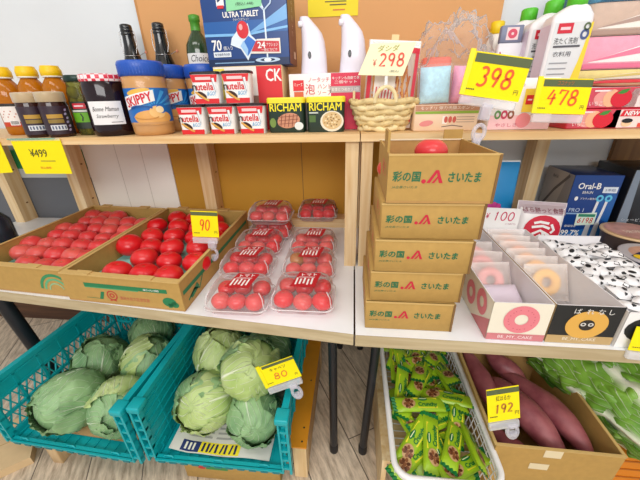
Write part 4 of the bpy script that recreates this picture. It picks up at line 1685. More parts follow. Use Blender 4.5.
# ================================================================== goods on the right hand table
def open_box(name, label, cat, x0, x1, y0, y1, h, wall_in, wall_out, art, left_art=None, back_h=None, group=None):
    t = thing(name, label, cat, ((x0 + x1) / 2, (y0 + y1) / 2, TZ), (0, 0, 0), group)
    W, D, th = (x1 - x0) / 2, (y1 - y0) / 2, .0022
    b = MB()
    b.box((-W, -D, .0008), (W, D, .003), wall_in)
    b.build('bottom', t)
    for s_ in (-1, 1):
        b = MB()
        b.box((s_ * W - (th if s_ > 0 else 0), -D, .003), (s_ * W + (th if s_ < 0 else 0), D, h), wall_in)
        if s_ < 0 and left_art:
            left_art(b, plane((-W, D, 0), (0, -1, 0), (0, 0, 1)), 2 * D, h)
        b.rect(plane((s_ * W, 0, 0), (0, s_, 0), (0, 0, 1)), -D, .003, D, h, wall_out, 0.3)
        b.build('side_wall', t)
    b = MB()
    b.box((-W, -D, .003), (W, -D + th, h), wall_in)
    art(b, front(-D), W, h)
    b.build('front_wall', t)
    b = MB()
    b.box((-W, D - th, .003), (W, D, back_h or h), wall_in)
    b.build('back_wall', t)
    return t


CREAM = M('#ece4d0', .6)
PINKD = M('#e5808a', .6)


def pink_art(b, P, W, h):
    b.rect(P, -W, .001, W, h, CREAM, 1)
    b.rect(P, -W, .001, W, h * .19, M('#cf7c80', .6), 2)
    b.text(P, 'BE_MY_CAKE', .0, h * .10, h * .09, M('#f6e4e2'), 3, W * 1.2)
    b.disc(P, W * .05, h * .58, W * .60, h * .36, PINKD, 3, .38, .2, 28)
    for k in range(18):
        a = k * 2.4
        b.disc(P, W * .05 + W * .44 * math.cos(a), h * .58 + h * .26 * math.sin(a), .0016, .0012, M('#c85a68'), 4, n=6, rings=1)


def pink_left(b, P, L, h):
    b.rect(P, .0, .001, L, h, CREAM, 1)
    b.poly(P, [(L - .10, .001), (L, .001), (L, h * .55)], M('#cf7c80', .6), 2)
    for cx, cy in ((L - .055, h * .66), (L - .125, h * .50), (L - .21, h * .60)):
        b.disc(P, cx, cy, .030, .034, PINKD, 3, .42, .3, 24)


def black_art(b, P, W, h):
    b.rect(P, -W, .001, W, h, M('#1c1e20', .5), 1)
    b.rect(P, -W, .001, W, h * .22, M('#c0a06c', .6), 2)
    b.text(P, 'BE_MY_CAKE', .0, h * .13, h * .09, M('#efe4cc'), 3, W * 1.0)
    b.disc(P, W * .06, h * .52, W * .62, h * .36, M('#e0ab4e', .5), 3, .34, .15, 28)
    b.disc(P, W * .06, h * .52, W * .23, h * .14, M('#2a2420', .5), 4)
    b.disc(P, -W * .06, h * .54, .006, .005, M('#d8d4cc'), 5, .5)
    b.disc(P, W * .16, h * .54, .006, .005, M('#d8d4cc'), 5, .5)
    for ch, q in zip('ばれなし', (-.36, .0, .32, .62)):
        b.text(P, ch, W * q, h * .88, h * .13, M('#e6e4de'), 6)


def white_art(b, P, W, h):
    b.rect(P, -W, .001, W, h, WHITE, 1)
    b.disc(P, -W * .25, h * .54, W * .70, h * .40, M('#1d2024', .5), 2)
    b.text(P, 'おい', -W * .45, h * .45, h * .20, M('#eceae4'), 3, W * .5, .15)
    b.disc(P, -W * .1, h * .86, W * .5, h * .11, M('#d9955c'), 3)
    b.disc(P, -W * .5, h * .88, .008, .008, M('#2a2c34'), 4)


PW = M('#f1eef0', .6)
open_box('donut_box', 'cream box with pink donut pictures, open top, beside the tomato boxes', 'box', .335, .4675, .627, 1.080, .110, PW, CREAM, pink_art, pink_left)
open_box('donut_box', 'open box with black front and golden donut picture', 'box', .4715, .6175, .627, 1.080, .110, PW, M('#c7a878', .7), black_art)
open_box('sweets_box', 'white box full of white and black wrapped sweets', 'box', .6225, .815, .622, 1.010, .100, PW, WHITE, white_art, None, .118)


def donut_pack(label, loc, rot, colr, group):
    t = thing('donut_pack', label, 'wrapped donut', loc, rot, group)
    b = MB()
    pillow(b, .118, .104, .034, film('#fff4ee', .30, .15, .35), None, 10, 4, .010)
    b.build('film_bag', t)
    b = MB()
    n, m_ = 22, 10
    loops = []
    for j in range(n + 1):
        a = 2 * PI * j / n
        loops.append([((.026 + .013 * math.cos(q)) * math.cos(a), .0105 * math.sin(q), (.026 + .013 * math.cos(q)) * math.sin(a)) for q in [2 * PI * i / m_ for i in range(m_)]])
    b.loft(loops, M(colr, .55, 0, .06, 60), False, False)
    b.build('donut', t)
    return t


cols = ['#f2b93c', '#f0ae44', '#efb078', '#eea884', '#eeb49a', '#efc0a8']
for k in range(6):
    donut_pack(f'wrapped {"golden" if k < 2 else "peach"} donut in the black fronted box, {ORD[k]} from its front', (.5445 + random.uniform(-.006, .006), 1.045 - (5 - k) * .050, TZ + .066), (R(-28), 0, R(random.uniform(-5, 5))), cols[k], 'wrapped donuts in the black fronted box')
pk = donut_pack('pink wrapped donut standing in the pink box, nearest its front', (.401, .800, TZ + .064), (R(-34), 0, R(6)), '#ee9a98', 'wrapped donuts in the pink box')
dup(pk, 'pink wrapped donut in the pink box, behind the nearest one', (.401, .870, TZ + .066), (R(-30), 0, R(-4)))
dup(pk, 'pink wrapped donut in the pink box, third from its front', (.401, .935, TZ + .066), (R(-30), 0, R(3)))
t = thing('white_sachet', 'white lilac film sachet lying in the pink donut box', 'sachet', (.405, .722, TZ + .048), (R(-62), R(3), R(8)), None)
b = MB()
P = pillow(b, .110, .100, .030, film('#f2e2f2', .75, .2, .3), None, 10)
b.build('film_bag', t)

t = thing('price_card', 'white 100 yen handwritten card behind the wrapped donuts', 'price card', (.532, 1.092, TZ), (R(-4), R(2), 0))
b = MB()
b.box((-.066, -.0008, .0005), (.062, .0008, .180), M('#f2f0ee', .6))
P = front(-.0008)
b.digits(P, '100', .008, .150, .032, M('#c9355c'), 1, .070, .0040)
b.digits(P, 'Y', -.048, .150, .020, M('#d8506c'), 1, .014, .003)
b.text(P, '(108円)', .036, .122, .008, M('#b88a98'), 1, .036)
b.build('card', t)

# wrapped sweets heaped in the white box
b = MB()
b.box((.6255, .626, TZ + .0035), (.812, 1.006, TZ + .074), M('#e4e2e2', .7))
solo(b, 'card_insert', 'white card insert under the wrapped sweets', 'insert', (0, 0, 0))
sw = None
k = 0
for j in range(7):
    for i in range(4):
        x = .650 + i * .046 + (.012 if j % 2 else 0) + random.uniform(-.006, .006)
        y = .660 + j * .052 + random.uniform(-.006, .006)
        x = min(x, .790)
        lab = f'white and black wrapped sweet in the white box, {"nearest" if j == 0 else ORD[j]} row, {ORD[i]} from left'
        loc = (x, y, TZ + .0885 + random.uniform(0, .010))
        rt = (R(-90 + random.uniform(-22, 30)), R(random.uniform(-20, 20)), R(random.uniform(-60, 60)))
        if sw is None:
            sw = thing('wrapped_sweet', lab, 'wrapped sweet', loc, rt, 'wrapped sweets in the white box')
            b = MB()
            P = pillow(b, .058, .046, .024, M('#f1f0f2', .4), None, 10, 4, .004)
            b.disc(P, .006, .003, .0095, .0060, M('#1b1b20', .4), 1, rot=.6)
            b.poly(P, [(-.026, .010), (-.016, .018), (-.010, .013), (-.020, .006)], M('#1b1b20', .4), 1)
            b.poly(P, [(.012, -.018), (.026, -.020), (.026, -.010), (.014, -.011)], M('#1b1b20', .4), 1)
            b.poly(P, [(-.012, -.014), (-.004, -.019), (-.001, -.013), (-.008, -.009)], M('#1b1b20', .4), 1)
            b.build('wrapper', sw)
        else:
            dup(sw, lab, loc, rt)

# rice cake bag, blue pouch, boxes and noodle cups behind
t = thing('rice_cake_bag', 'bag of white rice cakes with a red circle print', 'bag', (.680, 1.125, TZ + .100), (R(-10), R(3), R(-2)))
b = MB()
P = pillow(b, .165, .190, .060, M('#eeeaea', .35), None, 14, 4, .018)
b.rect(P, -.080, .052, .080, .094, film('#c9b4bc', .75, .15, .3), 1, 8, 4)
b.text(P, 'はら餅っと食感', .0, .066, .018, M('#7a2438'), 2, .135)
b.disc(P, .004, -.004, .062, .054, M('#cf1f3a', .4), 2)
for pl in ([(-.03, .02), (-.01, .026), (.02, .022)], [(-.035, .005), (.0, .012), (.025, .004)], [(.028, .02), (.040, .0), (.030, -.012)], [(-.03, -.02), (-.005, -.005), (.022, -.018), (.038, -.03)], [(-.02, -.035), (.0, -.02)], [(.005, -.01), (.01, -.036)]):
    b.stroke(P, pl, .009, WHITE, 4)
b.build('bag_body', t)

t = thing('blue_pouch', 'tall bright blue pouch with magenta flower behind the 100 yen card', 'pouch', (.572, 1.245, TZ), (0, 0, 0))
b = MB()
b.loft([rr(.11, .07, .02, .0005), rr(.11, .07, .02, .15), rr(.11, .03, .01, .30), rr(.11, .006, .002, .318)], M('#1f8fd0', .35))
b.box((-.055, -.004, .300), (.055, .004, .322), M('#eef2f4', .4))
P = plane((0, -.0356, 0), (1, 0, 0), (0, 0, 1))
b.disc(P, -.02, .138, .030, .028, M('#c0267e'), 1)
for q in range(8):
    b.disc(P, -.02 + .020 * math.cos(q * .785), .138 + .020 * math.sin(q * .785), .012, .008, M('#e04aa0'), 2, rot=q * .785)
b.disc(P, -.024, .092, .014, .012, M('#e8eef4'), 3)
b.build('pouch_body', t)

t = thing('toothbrush_box', 'blue electric toothbrush box with two brushes pictured on front', 'box', (.882, 1.272, TZ), (R(0), 0, R(-2)))
b = MB()
w, d, h = .158, .180, .278
b.rbox((-w / 2, -.085, .0005), (w / 2, d - .085, h), M('#0f2a5a', .3), .002, 1)
P = front(-.0852)
b.rect(P, -w / 2, .002, w / 2, h, M('#123f86', .3), 1)
b.poly(P, [(-w / 2, .002), (w / 2, .002), (w / 2, .09), (-w / 2, .05)], M('#1b6cb4', .3), 2)
b.rect(P, -w / 2, .002, w / 2, .035, M('#1a70b8', .3), 3)
b.poly(P, [(w * .05, .13), (w * .35, .24), (w * .5, .20), (w * .5, .10)], M('#1a5ca6', .3), 2)
b.text(P, 'Oral-B', -w * .14, h * .86, .022, WHITE, 3, .074, 0, 0, .0006)
b.text(P, 'BRAUN', -w * .14, h * .775, .010, WHITE, 3, .034)
b.disc(P, -w * .34, h * .69, .006, .008, WHITE, 3)
b.text(P, 'ブラウン最先端', -w * .08, h * .69, .008, WHITE, 3, .056)
b.text(P, 'PRO 1', -w * .26, h * .53, .015, M('#c8d8ec'), 3, .050)
b.rect(P, -w * .45, h * .47, -w * .15, h * .49, M('#8fb0d8'), 3)
b.text(P, '99.7%', -w * .24, h * .20, .022, WHITE, 4, .064, 0, 0, .0006)
b.text(P, '歯垢除去', -w * .28, h * .30, .009, WHITE, 4, .040)
b.rect(P, w * .16, h * .77, w * .46, h * .85, M('#dfe8f2'), 3)
b.text(P, '2本組', w * .31, h * .81, .010, M('#2a4a80'), 4, .034)
for cx in (.10, .28):
    x = w * cx
    b.poly(P, [(x - .010, .02), (x + .010, .02), (x + .008, .10), (x - .007, .10)], M('#c9ccd2', .3), 4)
    b.stroke(P, [(x, .10), (x + .004, .15), (x + .006, .185)], .009, M('#e6e9ee', .3), 4)
    b.disc(P, x + .008, .194, .012, .013, M('#64c4ea', .3), 5, .45)
b.poly(P, [(-w * .20, .086), (w * .22, .092), (w * .20, .140), (-w * .22, .134)], M('#dff0e2', .5), 6)
b.rect(P, -w * .18, .122, w * .18, .133, M('#2c8a6a'), 7)
b.digits(P, '6198', w * .0, .108, .020, M('#d83a30'), 7, .050, .0030)
PL = plane((-w / 2, -.085, 0), (0, -1, 0), (0, 0, 1))
b.rect(PL, -d, .002, -.001, h - .001, M('#8c8a8c', .35), 1)
b.poly(PL, [(-d, .002), (-d * .55, .002), (-d * .2, h), (-d, h)], M('#a9a4a2', .35), 2)
b.stroke(PL, [(-d * .95, .10), (-d * .55, .20), (-d * .15, .27)], .012, M('#5a5658'), 3)
b.text(PL, 'BRAUN', -d * .62, h * .90, .012, M('#2c2c30'), 3, .034)
b.build('box_body', t)

t = thing('shaver_box', 'black shaver box at the right, behind the noodle cups', 'box', (1.085, 1.265, TZ), (0, 0, R(-2)))
b = MB()
b.rbox((-.100, -.09, .0005), (.100, .10, .298), M('#15181f', .3), .002, 1)
P = front(-.0902)
b.rect(P, -.098, .002, .098, .08, M('#10315a', .3), 1)
b.text(P, 'シェービング', -.040, .115, .012, M('#d8dce2'), 1, .090)
b.rect(P, .0, .250, .07, .262, M('#d8dce2'), 1)
b.poly(P, [(-.098, .06), (-.060, .06), (-.080, .298), (-.098, .298)], M('#7d8a9a', .3), 1)
b.build('box_body', t)


def noodle(label, loc, r, h, rim, wallc, lidart):
    t = thing('noodle_cup', label, 'noodle cup', loc)
    b = MB()
    b.lathe([(r * .76, .0005), (r * .80, .004), (r * .97, h * .92), (r * .97, h)], M(wallc, .4), seg=36)
    P = cyl(r * .90, 0)
    if lidart:
        b.disc(cyl(r * .905, 0, a0=-.5), 0, h * .55, .022, .020, M('#d88a90', .4), 4, n=16)
        b.text(cyl(r * .92, 0, a0=.1), 'ラーメン', .01, h * .5, .020, M('#e8e4e0'), 5, .08)
    b.build('cup', t)
    b = MB()
    b.lathe([(r * .97, h - .004), (r * 1.02, h - .003), (r * 1.02, h + .002), (r * .97, h + .003)], M(rim, .4), seg=36)
    b.build('rim', t)
    b = MB()
    b.lathe([(r * .97, h + .0025), (r * .5, h + .0035), (.002, h + .0038)], M('#c99c84' if not lidart else '#cfa088', .35, 0, .2, 25), seg=36)
    P = plane((0, 0, h + .004), (1, 0, 0), (0, 1, 0))
    if lidart:
        b.poly(P, [(-r * .88, -r * .1), (-r * .62, -r * .66), (-r * .1, -r * .93), (r * .5, -r * .8), (-r * .4, r * .2)], M('#1c2450', .4), 1)
        b.disc(P, -r * .66, -r * .22, r * .2, r * .2, M('#f0c828', .4), 2)
        b.text(P, '麺', r * .1, -r * .5, r * .4, WHITE, 3)
    else:
        b.disc(P, 0, 0, r * .9, r * .9, M('#c4938a', .4, 0, .2, 40), 1)
        b.text(P, '味噌', -.01, -r * .1, r * .3, M('#f0e0d0'), 2)
    b.build('lid', t)


noodle('tan rimmed noodle cup with brownish lid, farther one', (.965, 1.075, TZ), .088, .108, '#d8b88c', '#4a3c38', False)
noodle('navy blue noodle cup with yellow spot on lid, nearer one', (.904, .908, TZ), .084, .100, '#b9b4b8', '#1a2244', True)

t = price_sign('yellow price sign on table edge at the far right corner', '', (.690, .6085, .735), (R(-8), R(2), R(-4)), .095, .062, .0, None, REDINK, False, 0, True)
b = MB()
b.lathe([(.045, .0005), (.05, .01), (.05, .14), (.03, .17), (.015, .19)], M('#1c2430', .2), seg=20)
tt = thing('dark_bottle', 'dark bottle at the left end of the table behind the carton', 'bottle', (-1.405, 1.0, TZ))
b.build('bottle_body', tt)
b = MB()
b.lathe([(.017, .188), (.018, .19), (.018, .21)], BLACK, seg=16)
b.build('cap', tt)


# ================================================================== under the tables
TEAL = M('#06a8b0', .4, 0, .04, 8)


def crate(label, loc, rz, W, D, H, lattice):
    t = thing('plastic_crate', label, 'crate', loc, (0, 0, R(rz)), 'teal plastic crates')
    fl = .012

    def wall(b, p0, p1, nrm, ends=False):
        """panel from p0 to p1 (bottom corners), leaning outward along nrm"""
        p0, p1, nrm = Vector(p0), Vector(p1), Vector(nrm)
        d = (p1 - p0)
        L = d.length
        d.normalize()

        def q(s, z, o=0.0):
            return p0 + d * s + Vector((0, 0, z)) + nrm * (o + fl * z / H)

        def slab(s0, s1, z0, z1, o0, o1):
            vs = [q(s, z, o) for z in (z0, z1) for s, o in ((s0, o0), (s1, o0), (s1, o1), (s0, o1))]
            b.add(vs, [(3, 2, 1, 0), (4, 5, 6, 7), (0, 1, 5, 4), (1, 2, 6, 5), (2, 3, 7, 6), (3, 0, 4, 7)], TEAL)
        slab(0, L, H - .018, H, -.004, .018)
        slab(0, L, H - .034, H - .026, -.002, .010)
        slab(0, L, 0, .016, -.003, .010)
        n = max(3, round(L / .085))
        if lattice:
            slab(0, L, H * .70, H - .018, 0, .003)
            slab(0, L, 0.016, H * .14, 0, .003)
            for zz in (.14, .42, .70):
                slab(0, L, H * zz - .006, H * zz + .006, -.002, .008)
            for r_ in ((.14, .42), (.42, .70)):
                for k in range(n):
                    s0, s1 = L * k / n, L * (k + 1) / n
                    m_ = 3
                    for i in range(m_):
                        a0, a1 = s0 + (s1 - s0) * i / m_, s0 + (s1 - s0) * (i + 1) / m_
                        b.bar(q(a0, H * r_[0], .003), q(a1, H * r_[1], .003), .004, .006, TEAL, nrm)
                        b.bar(q(a1, H * r_[0], .003), q(a0, H * r_[1], .003), .004, .006, TEAL, nrm)
        else:
            slab(0, L, .016, H - .018, 0, .003)
            for zz in (.22, .34, .50, .62, .74, .84):
                slab(0, L, H * zz - .003, H * zz + .003, -.004, .007)
            for k in range(n):
                slab(L * (k + .35) / n, L * (k + .6) / n, H * .08, H * .14, -.004, .006)
        for k in range(n + 1):
            s = min(max(L * k / n, .006), L - .006)
            slab(s - .005, s + .005, 0, H - .018, -.002, .011)
    for nm, p0, p1, nr in (('side_wall', (-W / 2, 0, 0), (-W / 2, D, 0), (-1, 0, 0)), ('side_wall', (W / 2, 0, 0), (W / 2, D, 0), (1, 0, 0)), ('back_wall', (-W / 2, D, 0), (W / 2, D, 0), (0, 1, 0))):
        b = MB()
        wall(b, p0, p1, nr)
        if nm == 'side_wall':
            x = p0[0]
            sg = nr[0]
            # ladder like front end of the side wall
            for k in range(5):
                z = .02 + k * (H - .04) / 5
                b.box((min(x, x + sg * .034), -.010, z), (max(x, x + sg * .034), .004, z + .010), TEAL)
            b.box((min(x, x + sg * .006), -.012, 0), (max(x, x + sg * .006), .006, H), TEAL)
            b.box((min(x + sg * .026, x + sg * .034), -.012, 0), (max(x + sg * .026, x + sg * .034), .006, H), TEAL)
            b.rbox((min(x - sg * .006, x + sg * .036), -.016, H - .022), (max(x - sg * .006, x + sg * .036), .03, H + .002), TEAL, .005)
        b.build(nm, t)
    b = MB()
    b.box((-W / 2, 0, .0005), (W / 2, D, .006), TEAL)
    n = 12
    for k in range(n):
        x = -W / 2 + W * (k + .5) / n
        b.box((x - .012, 0, .006), (x + .012, D, .009), TEAL)
    for yy in (.12, .26, .40):
        b.box((-W / 2, yy - .006, .006), (W / 2, yy + .006, .010), TEAL)
    b.build('floor_grid', t)
    b = MB()
    b.box((-W / 2, -.012, .0005), (W / 2, .002, .022), TEAL)
    b.box((-W / 2, -.018, .016), (W / 2, -.010, .022), TEAL)
    for k in range(11):
        x = -W / 2 + W * (k + .5) / 11
        b.box((x - .012, -.017, .004), (x + .012, -.010, .012), M('#067a82', .4))
    for x in (-.40 * W, 0, .36 * W):
        b.tube([(x - .016, -.006, .022), (x - .012, -.006, .030), (x + .012, -.006, .030), (x + .016, -.006, .022)], .003, TEAL, 6)
    b.build('front_lip', t)
    return t


crate('teal plastic crate of cabbages on the left, lattice side walls', (-.975, .600, .121), -3, .490, .54, .265, True)
crate('teal plastic crate of cabbages with the 80 yen sign', (-.430, .598, .121), 0, .440, .54, .268, False)

# ------------------------------------------------------------------ cabbages
CB1 = veined('cabbage_leaf_blue', '#719c6a', '#9fc48c', '#dfecd0', 6, .10, .15, .75, .5, 1.0, .07)
CB2 = veined('cabbage_leaf_yellow', '#a6c06c', '#c8da96', '#eef4d8', 5, .12, .17, .8, .5)
CB3 = veined('cabbage_leaf_dark', '#4f7350', '#769868', '#c0d2aa', 6, .08, .16, .75, .5)


def cab_leaf(Rr, seed, phi, t1, hw, mat, flare, gap):
    rnd = random.Random(seed)
    off = Vector((rnd.random() * 20, rnd.random() * 20, rnd.random() * 20))
    b = MB()

    def fn(u, v):
        s = 2 * u - 1
        th = .12 + t1 * v
        wv = hw * (math.sin(PI * (.10 + .80 * v)) ** .7) / max(math.sin(min(th, PI - .45)), .35)
        wv = min(wv, 1.7)
        az = phi + s * wv * (1 + .12 * noise.noise(Vector((v * 5, seed, s))))
        d = Vector((math.sin(th) * math.cos(az), math.sin(th) * math.sin(az), -math.cos(th)))
        edge = max(abs(s), v ** 3)
        r = Rr * (1 + gap + flare * max(0, edge - .55) ** 1.5 * 2.2)
        r += Rr * .06 * noise.noise(d * 2.5 + off) + Rr * .11 * edge ** 3 * noise.noise(d * 9 + off)
        r += Rr * .020 * max(0, 1 - abs(s) * 9) * (1 - v)
        r += Rr * .018 * noise.noise(d * 13 + off)
        return (d.x * r, d.y * r, d.z * r * .92)
    b.surf(fn, 26, 24, mat, True, True)
    return b


def cabbage_proto(seed, mats, label, loc, rot, scale):
    t = thing('cabbage', label, 'cabbage', loc, rot, 'cabbages in the teal crates')
    t.scale = scale
    Rr = .100
    off = Vector((seed, 3, 7))
    b = MB()

    def fn(u, v):
        th = PI * v
        az = 2 * PI * u
        d = Vector((math.sin(th) * math.cos(az), math.sin(th) * math.sin(az), -math.cos(th)))
        r = Rr * (.95 + .05 * noise.noise(d * 2 + off) + .02 * noise.noise(d * 7 + off))
        return (d.x * r, d.y * r, d.z * r * .92)
    b.surf(fn, 32, 20, mats[0], True, True)
    b.lathe([(.018, -.100), (.020, -.080)], M('#dfe3c4', .6), seg=12)
    b.build('head', t)
    n = 6
    for k in range(n):
        ph = k * 2.4 + seed
        cab_leaf(Rr, seed * 10 + k, ph, 2.85 - .30 * (k % 3), 1.0 + .15 * (k % 2), mats[k % len(mats)], .03 + .04 * (k % 3), .004 + .010 * k).build('outer_leaf', t)
    return t


def rx(a, b, c):
    return (R(a), R(b), R(c))


cabbage_proto(1, [CB1, CB1, CB1], 'large cabbage at the front left of the lattice crate', (-1.040, .705, .238), rx(55, 15, -25), (1.02, 1.05, 1.22))
cabbage_proto(2, [CB1, CB1, CB2], 'cabbage at the front right of the lattice crate, ragged outer leaf', (-.835, .700, .232), rx(60, -20, 30), (.98, 1.0, 1.1))
cabbage_proto(3, [CB1, CB3, CB1], 'pale blue green cabbage at the middle left of the lattice crate', (-1.070, .905, .236), rx(20, 10, 80), (1.0, 1.0, 1.0))
cabbage_proto(4, [CB1, CB2, CB1], 'cabbage at the middle right of the lattice crate, bright edged leaf', (-.850, .905, .245), rx(35, -15, 150), (1.05, 1.0, 1.08))
cabbage_proto(5, [CB3, CB3, CB1], 'dark cabbage at the back of the lattice crate', (-.930, 1.055, .262), rx(20, 0, 200), (.9, .9, .9))
cabbage_proto(6, [CB2, CB1, CB2], 'cabbage at the front left of the 80 yen crate, on newspaper', (-.520, .735, .250), rx(50, 10, -15), (1.02, 1.0, 1.12))
cabbage_proto(7, [CB1, CB1, CB3], 'cabbage at the front right of the 80 yen crate, on newspaper', (-.325, .705, .228), rx(70, -10, 20), (.93, .93, .93))
cabbage_proto(8, [CB2, CB2, CB1], 'big cabbage on top at the right, below the 80 yen sign', (-.350, .790, .372), rx(38, -12, 60), (1.06, 1.02, 1.0))
cabbage_proto(9, [CB2, CB2, CB2], 'yellow green cabbage in the middle of the 80 yen crate', (-.525, .905, .310), rx(30, 5, 120), (.98, .95, 1.1))
cabbage_proto(10, [CB3, CB3, CB3], 'dark leafed cabbage at the left back of the 80 yen crate', (-.560, 1.045, .262), rx(25, -20, 10), (.85, .85, 1.0))
cabbage_proto(11, [CB1, CB1, CB3], 'cabbage at the back right of the 80 yen crate', (-.345, .985, .270), rx(10, 0, 30), (.95, .95, .95))

b = MB()
b.surf(lambda u, v: (-.20 + .40 * u, .40 * v, .002 * math.sin(9 * u)), 12, 12, M('#c9a271', .8))
b.box((-.20, .0, -.003), (.20, .40, -.0025), CARD_IN)
solo(b, 'cardboard_sheet', 'cardboard sheet lining the floor of the left cabbage crate', 'cardboard', (-.955, .640, .1375), (0, 0, R(-3)))

# newspaper beneath the cabbages
t = thing('newspaper', 'printed newspaper sheet under the cabbages with blue and yellow strip', 'newspaper', (-.430, .612, .1325))
b = MB()


def news(u, v, l=0):
    return Vector((u, v, .004 + .006 * math.sin(u * 17 + v * 9) ** 2 + max(0, -u - .12) * .35 + l))


b.surf(lambda a, c: news(-.185 + .355 * a, .40 * c), 30, 24, M('#dad8d2', .8))
b.rect(news, -.150, .004, -.085, .040, M('#1c2f6a', .7), 1, 6, 3)
b.rect(news, -.085, .004, .060, .042, M('#f0dc28', .7), 1, 12, 3)
for k, x in enumerate((-.138, -.124, -.110)):
    b.rect(news, x, .010, x + .007, .034, M('#e8e6d8'), 2)
NB = M('#1c2450', .7)
for k, x in enumerate((-.076, -.060, -.048, -.030, -.012, .004, .022, .040)):
    if k in (2, 4, 6):
        b.poly(news, [(x, .008), (x + .006, .008), (x + .012, .038), (x + .005, .038)], NB, 2)
    else:
        b.rect(news, x, .008, x + .008, .038, NB, 2)
for r_ in range(9):
    for c_ in range(3):
        x0 = -.14 + c_ * .10
        b.rect(news, x0, .056 + r_ * .018, x0 + .085, .063 + r_ * .018, M('#a9a8a6', .8), 1, 5)
b.rect(news, .055, .050, .075, .090, M('#8a8886', .8), 2)
b.build('sheet', t)

price_sign('yellow 80 yen cabbage price sign on the right wall of its crate', '80', (-.210, .672, .490), rx(-14, -22, 8), .118, .074, .12, ('キャベツ',), M('#e07a28', .6), True, .065, True, .022)

# cardboard and wood below the crates
b = MB()
b.rbox((-.185, -.18, 0.0005), (.165, .20, .118), CARD, .003, 1)
P = front(-.1803)
b.rect(P, -.10, .060, -.02, .078, M('#3f8a4c', .7), 1)
b.disc(P, -.115, .070, .014, .010, M('#c03a3a', .7), 2)
b.box((-.184, -.004, .118), (.164, .004, .1188), M('#b98f52', .7))
for k in range(4):
    b.rect(plane((.1653, 0, 0), (0, 1, 0), (0, 0, 1)), -.17 + k * .012, .004, -.165 + k * .012, .112, M('#4c7a4a', .7), 1)
solo(b, 'cardboard_carton', 'plain cardboard carton under the 80 yen cabbage crate', 'carton', (-.395, .790, 0))
t = thing('wooden_stand', 'low wooden stand with orange top beside the cabbage crate', 'stand', (-.172, .900, 0))
b = MB()
b.box((-.034, -.255, .165), (.036, .30, .172), M('#e0901c', .5, 0, .06, 10))
P = plane((0, 0, .172), (1, 0, 0), (0, 1, 0))
for yy in (-.235, -.185, .02):
    b.disc(P, .018, yy, .0035, .0035, BLACK, 1, n=10, rings=1)
b.build('top_board', t)
for yy in (-.255, .24):
    b = MB()
    b.box((-.012, yy, .0005), (.034, yy + .045, .165), PINE)
    b.build('leg', t)
b = MB()
b.box((.018, -.21, .012), (.033, .24, .164), wood('#c9a06c', '#a87c48', 3, 1))
b.build('side_panel', t)
b = MB()
b.rbox((-.012, -.03, 0.0005), (.030, .12, .120), wood('#dcbf94', '#c4a070', 3, 2), .002, 1)
solo(b, 'wood_block', 'pale wood block propping up the left cabbage crate', 'block', (-1.108, .640, 0))
b = MB()
b.box((-.18, -.14, .0005), (.15, .10, .036), M('#d8b98c', .8, 0, .04, 30))
b.box((-.18, -.02, .036), (.15, -.017, .0364), M('#b8945c', .8))
solo(b, 'cardboard_pad', 'folded cardboard lying on the floor at the lower left corner', 'cardboard', (-1.40, .62, 0), (0, 0, R(38)))

# ------------------------------------------------------------------ wire basket of snack bars
t = thing('wire_basket', 'white wire basket full of green snack bars', 'basket', (.266, .745, .221))
WB = M('#eceae8', .35)
b = MB()
h = .130
b.tube([(x, y, h) for x, y, z in rr(.275, .520, .045, 0, n=6)], .0085, WB, 10, True)
b.tube([(x, y, h - .022) for x, y, z in rr(.270, .515, .045, 0, n=6)], .0035, WB, 8, True)
b.build('rim', t)
b = MB()
for zz, k in ((.004, .90), (.035, .93), (.068, .95), (.092, .97)):
    b.tube([(x, y, zz) for x, y, z in rr(.275 * k, .52 * (k + .02), .045, 0, n=6)], .0020, WB, 6, True)
for i in range(19):
    y = -.235 + i * .47 / 18
    for s_ in (-1, 1):
        b.tube([(s_ * .122, y * .95, .004), (s_ * .137, y, h)], .0018, WB, 6)
    b.tube([(-.122, y * .95, .004), (.122, y * .95, .004)], .0018, WB, 6)
for i in range(10):
    x = -.110 + i * .22 / 9
    for s_ in (-1, 1):
        b.tube([(x * .95, s_ * .238, .004), (x, s_ * .259, h)], .0018, WB, 6)
b.build('wire_mesh', t)
t = thing('wooden_box', 'open wooden box supporting the white wire basket', 'box', (.262, .800, 0))
for x in (-.150, .135):
    b = MB()
    b.box((x, -.20, .0005), (x + .015, .24, .219), PINE)
    b.build('side_panel', t)
b = MB()
b.box((-.135, .225, .0005), (.135, .24, .219), PINE_X)
b.build('back_panel', t)
b = MB()
b.box((-.135, -.20, .205), (.135, .225, .219), PINE_X)
b.build('top_panel', t)

BAR = None
LIME, LEMON, DKG = M('#9cc224', .3, 0, .08, 30), M('#ece03a', .3), M('#14783a', .3)


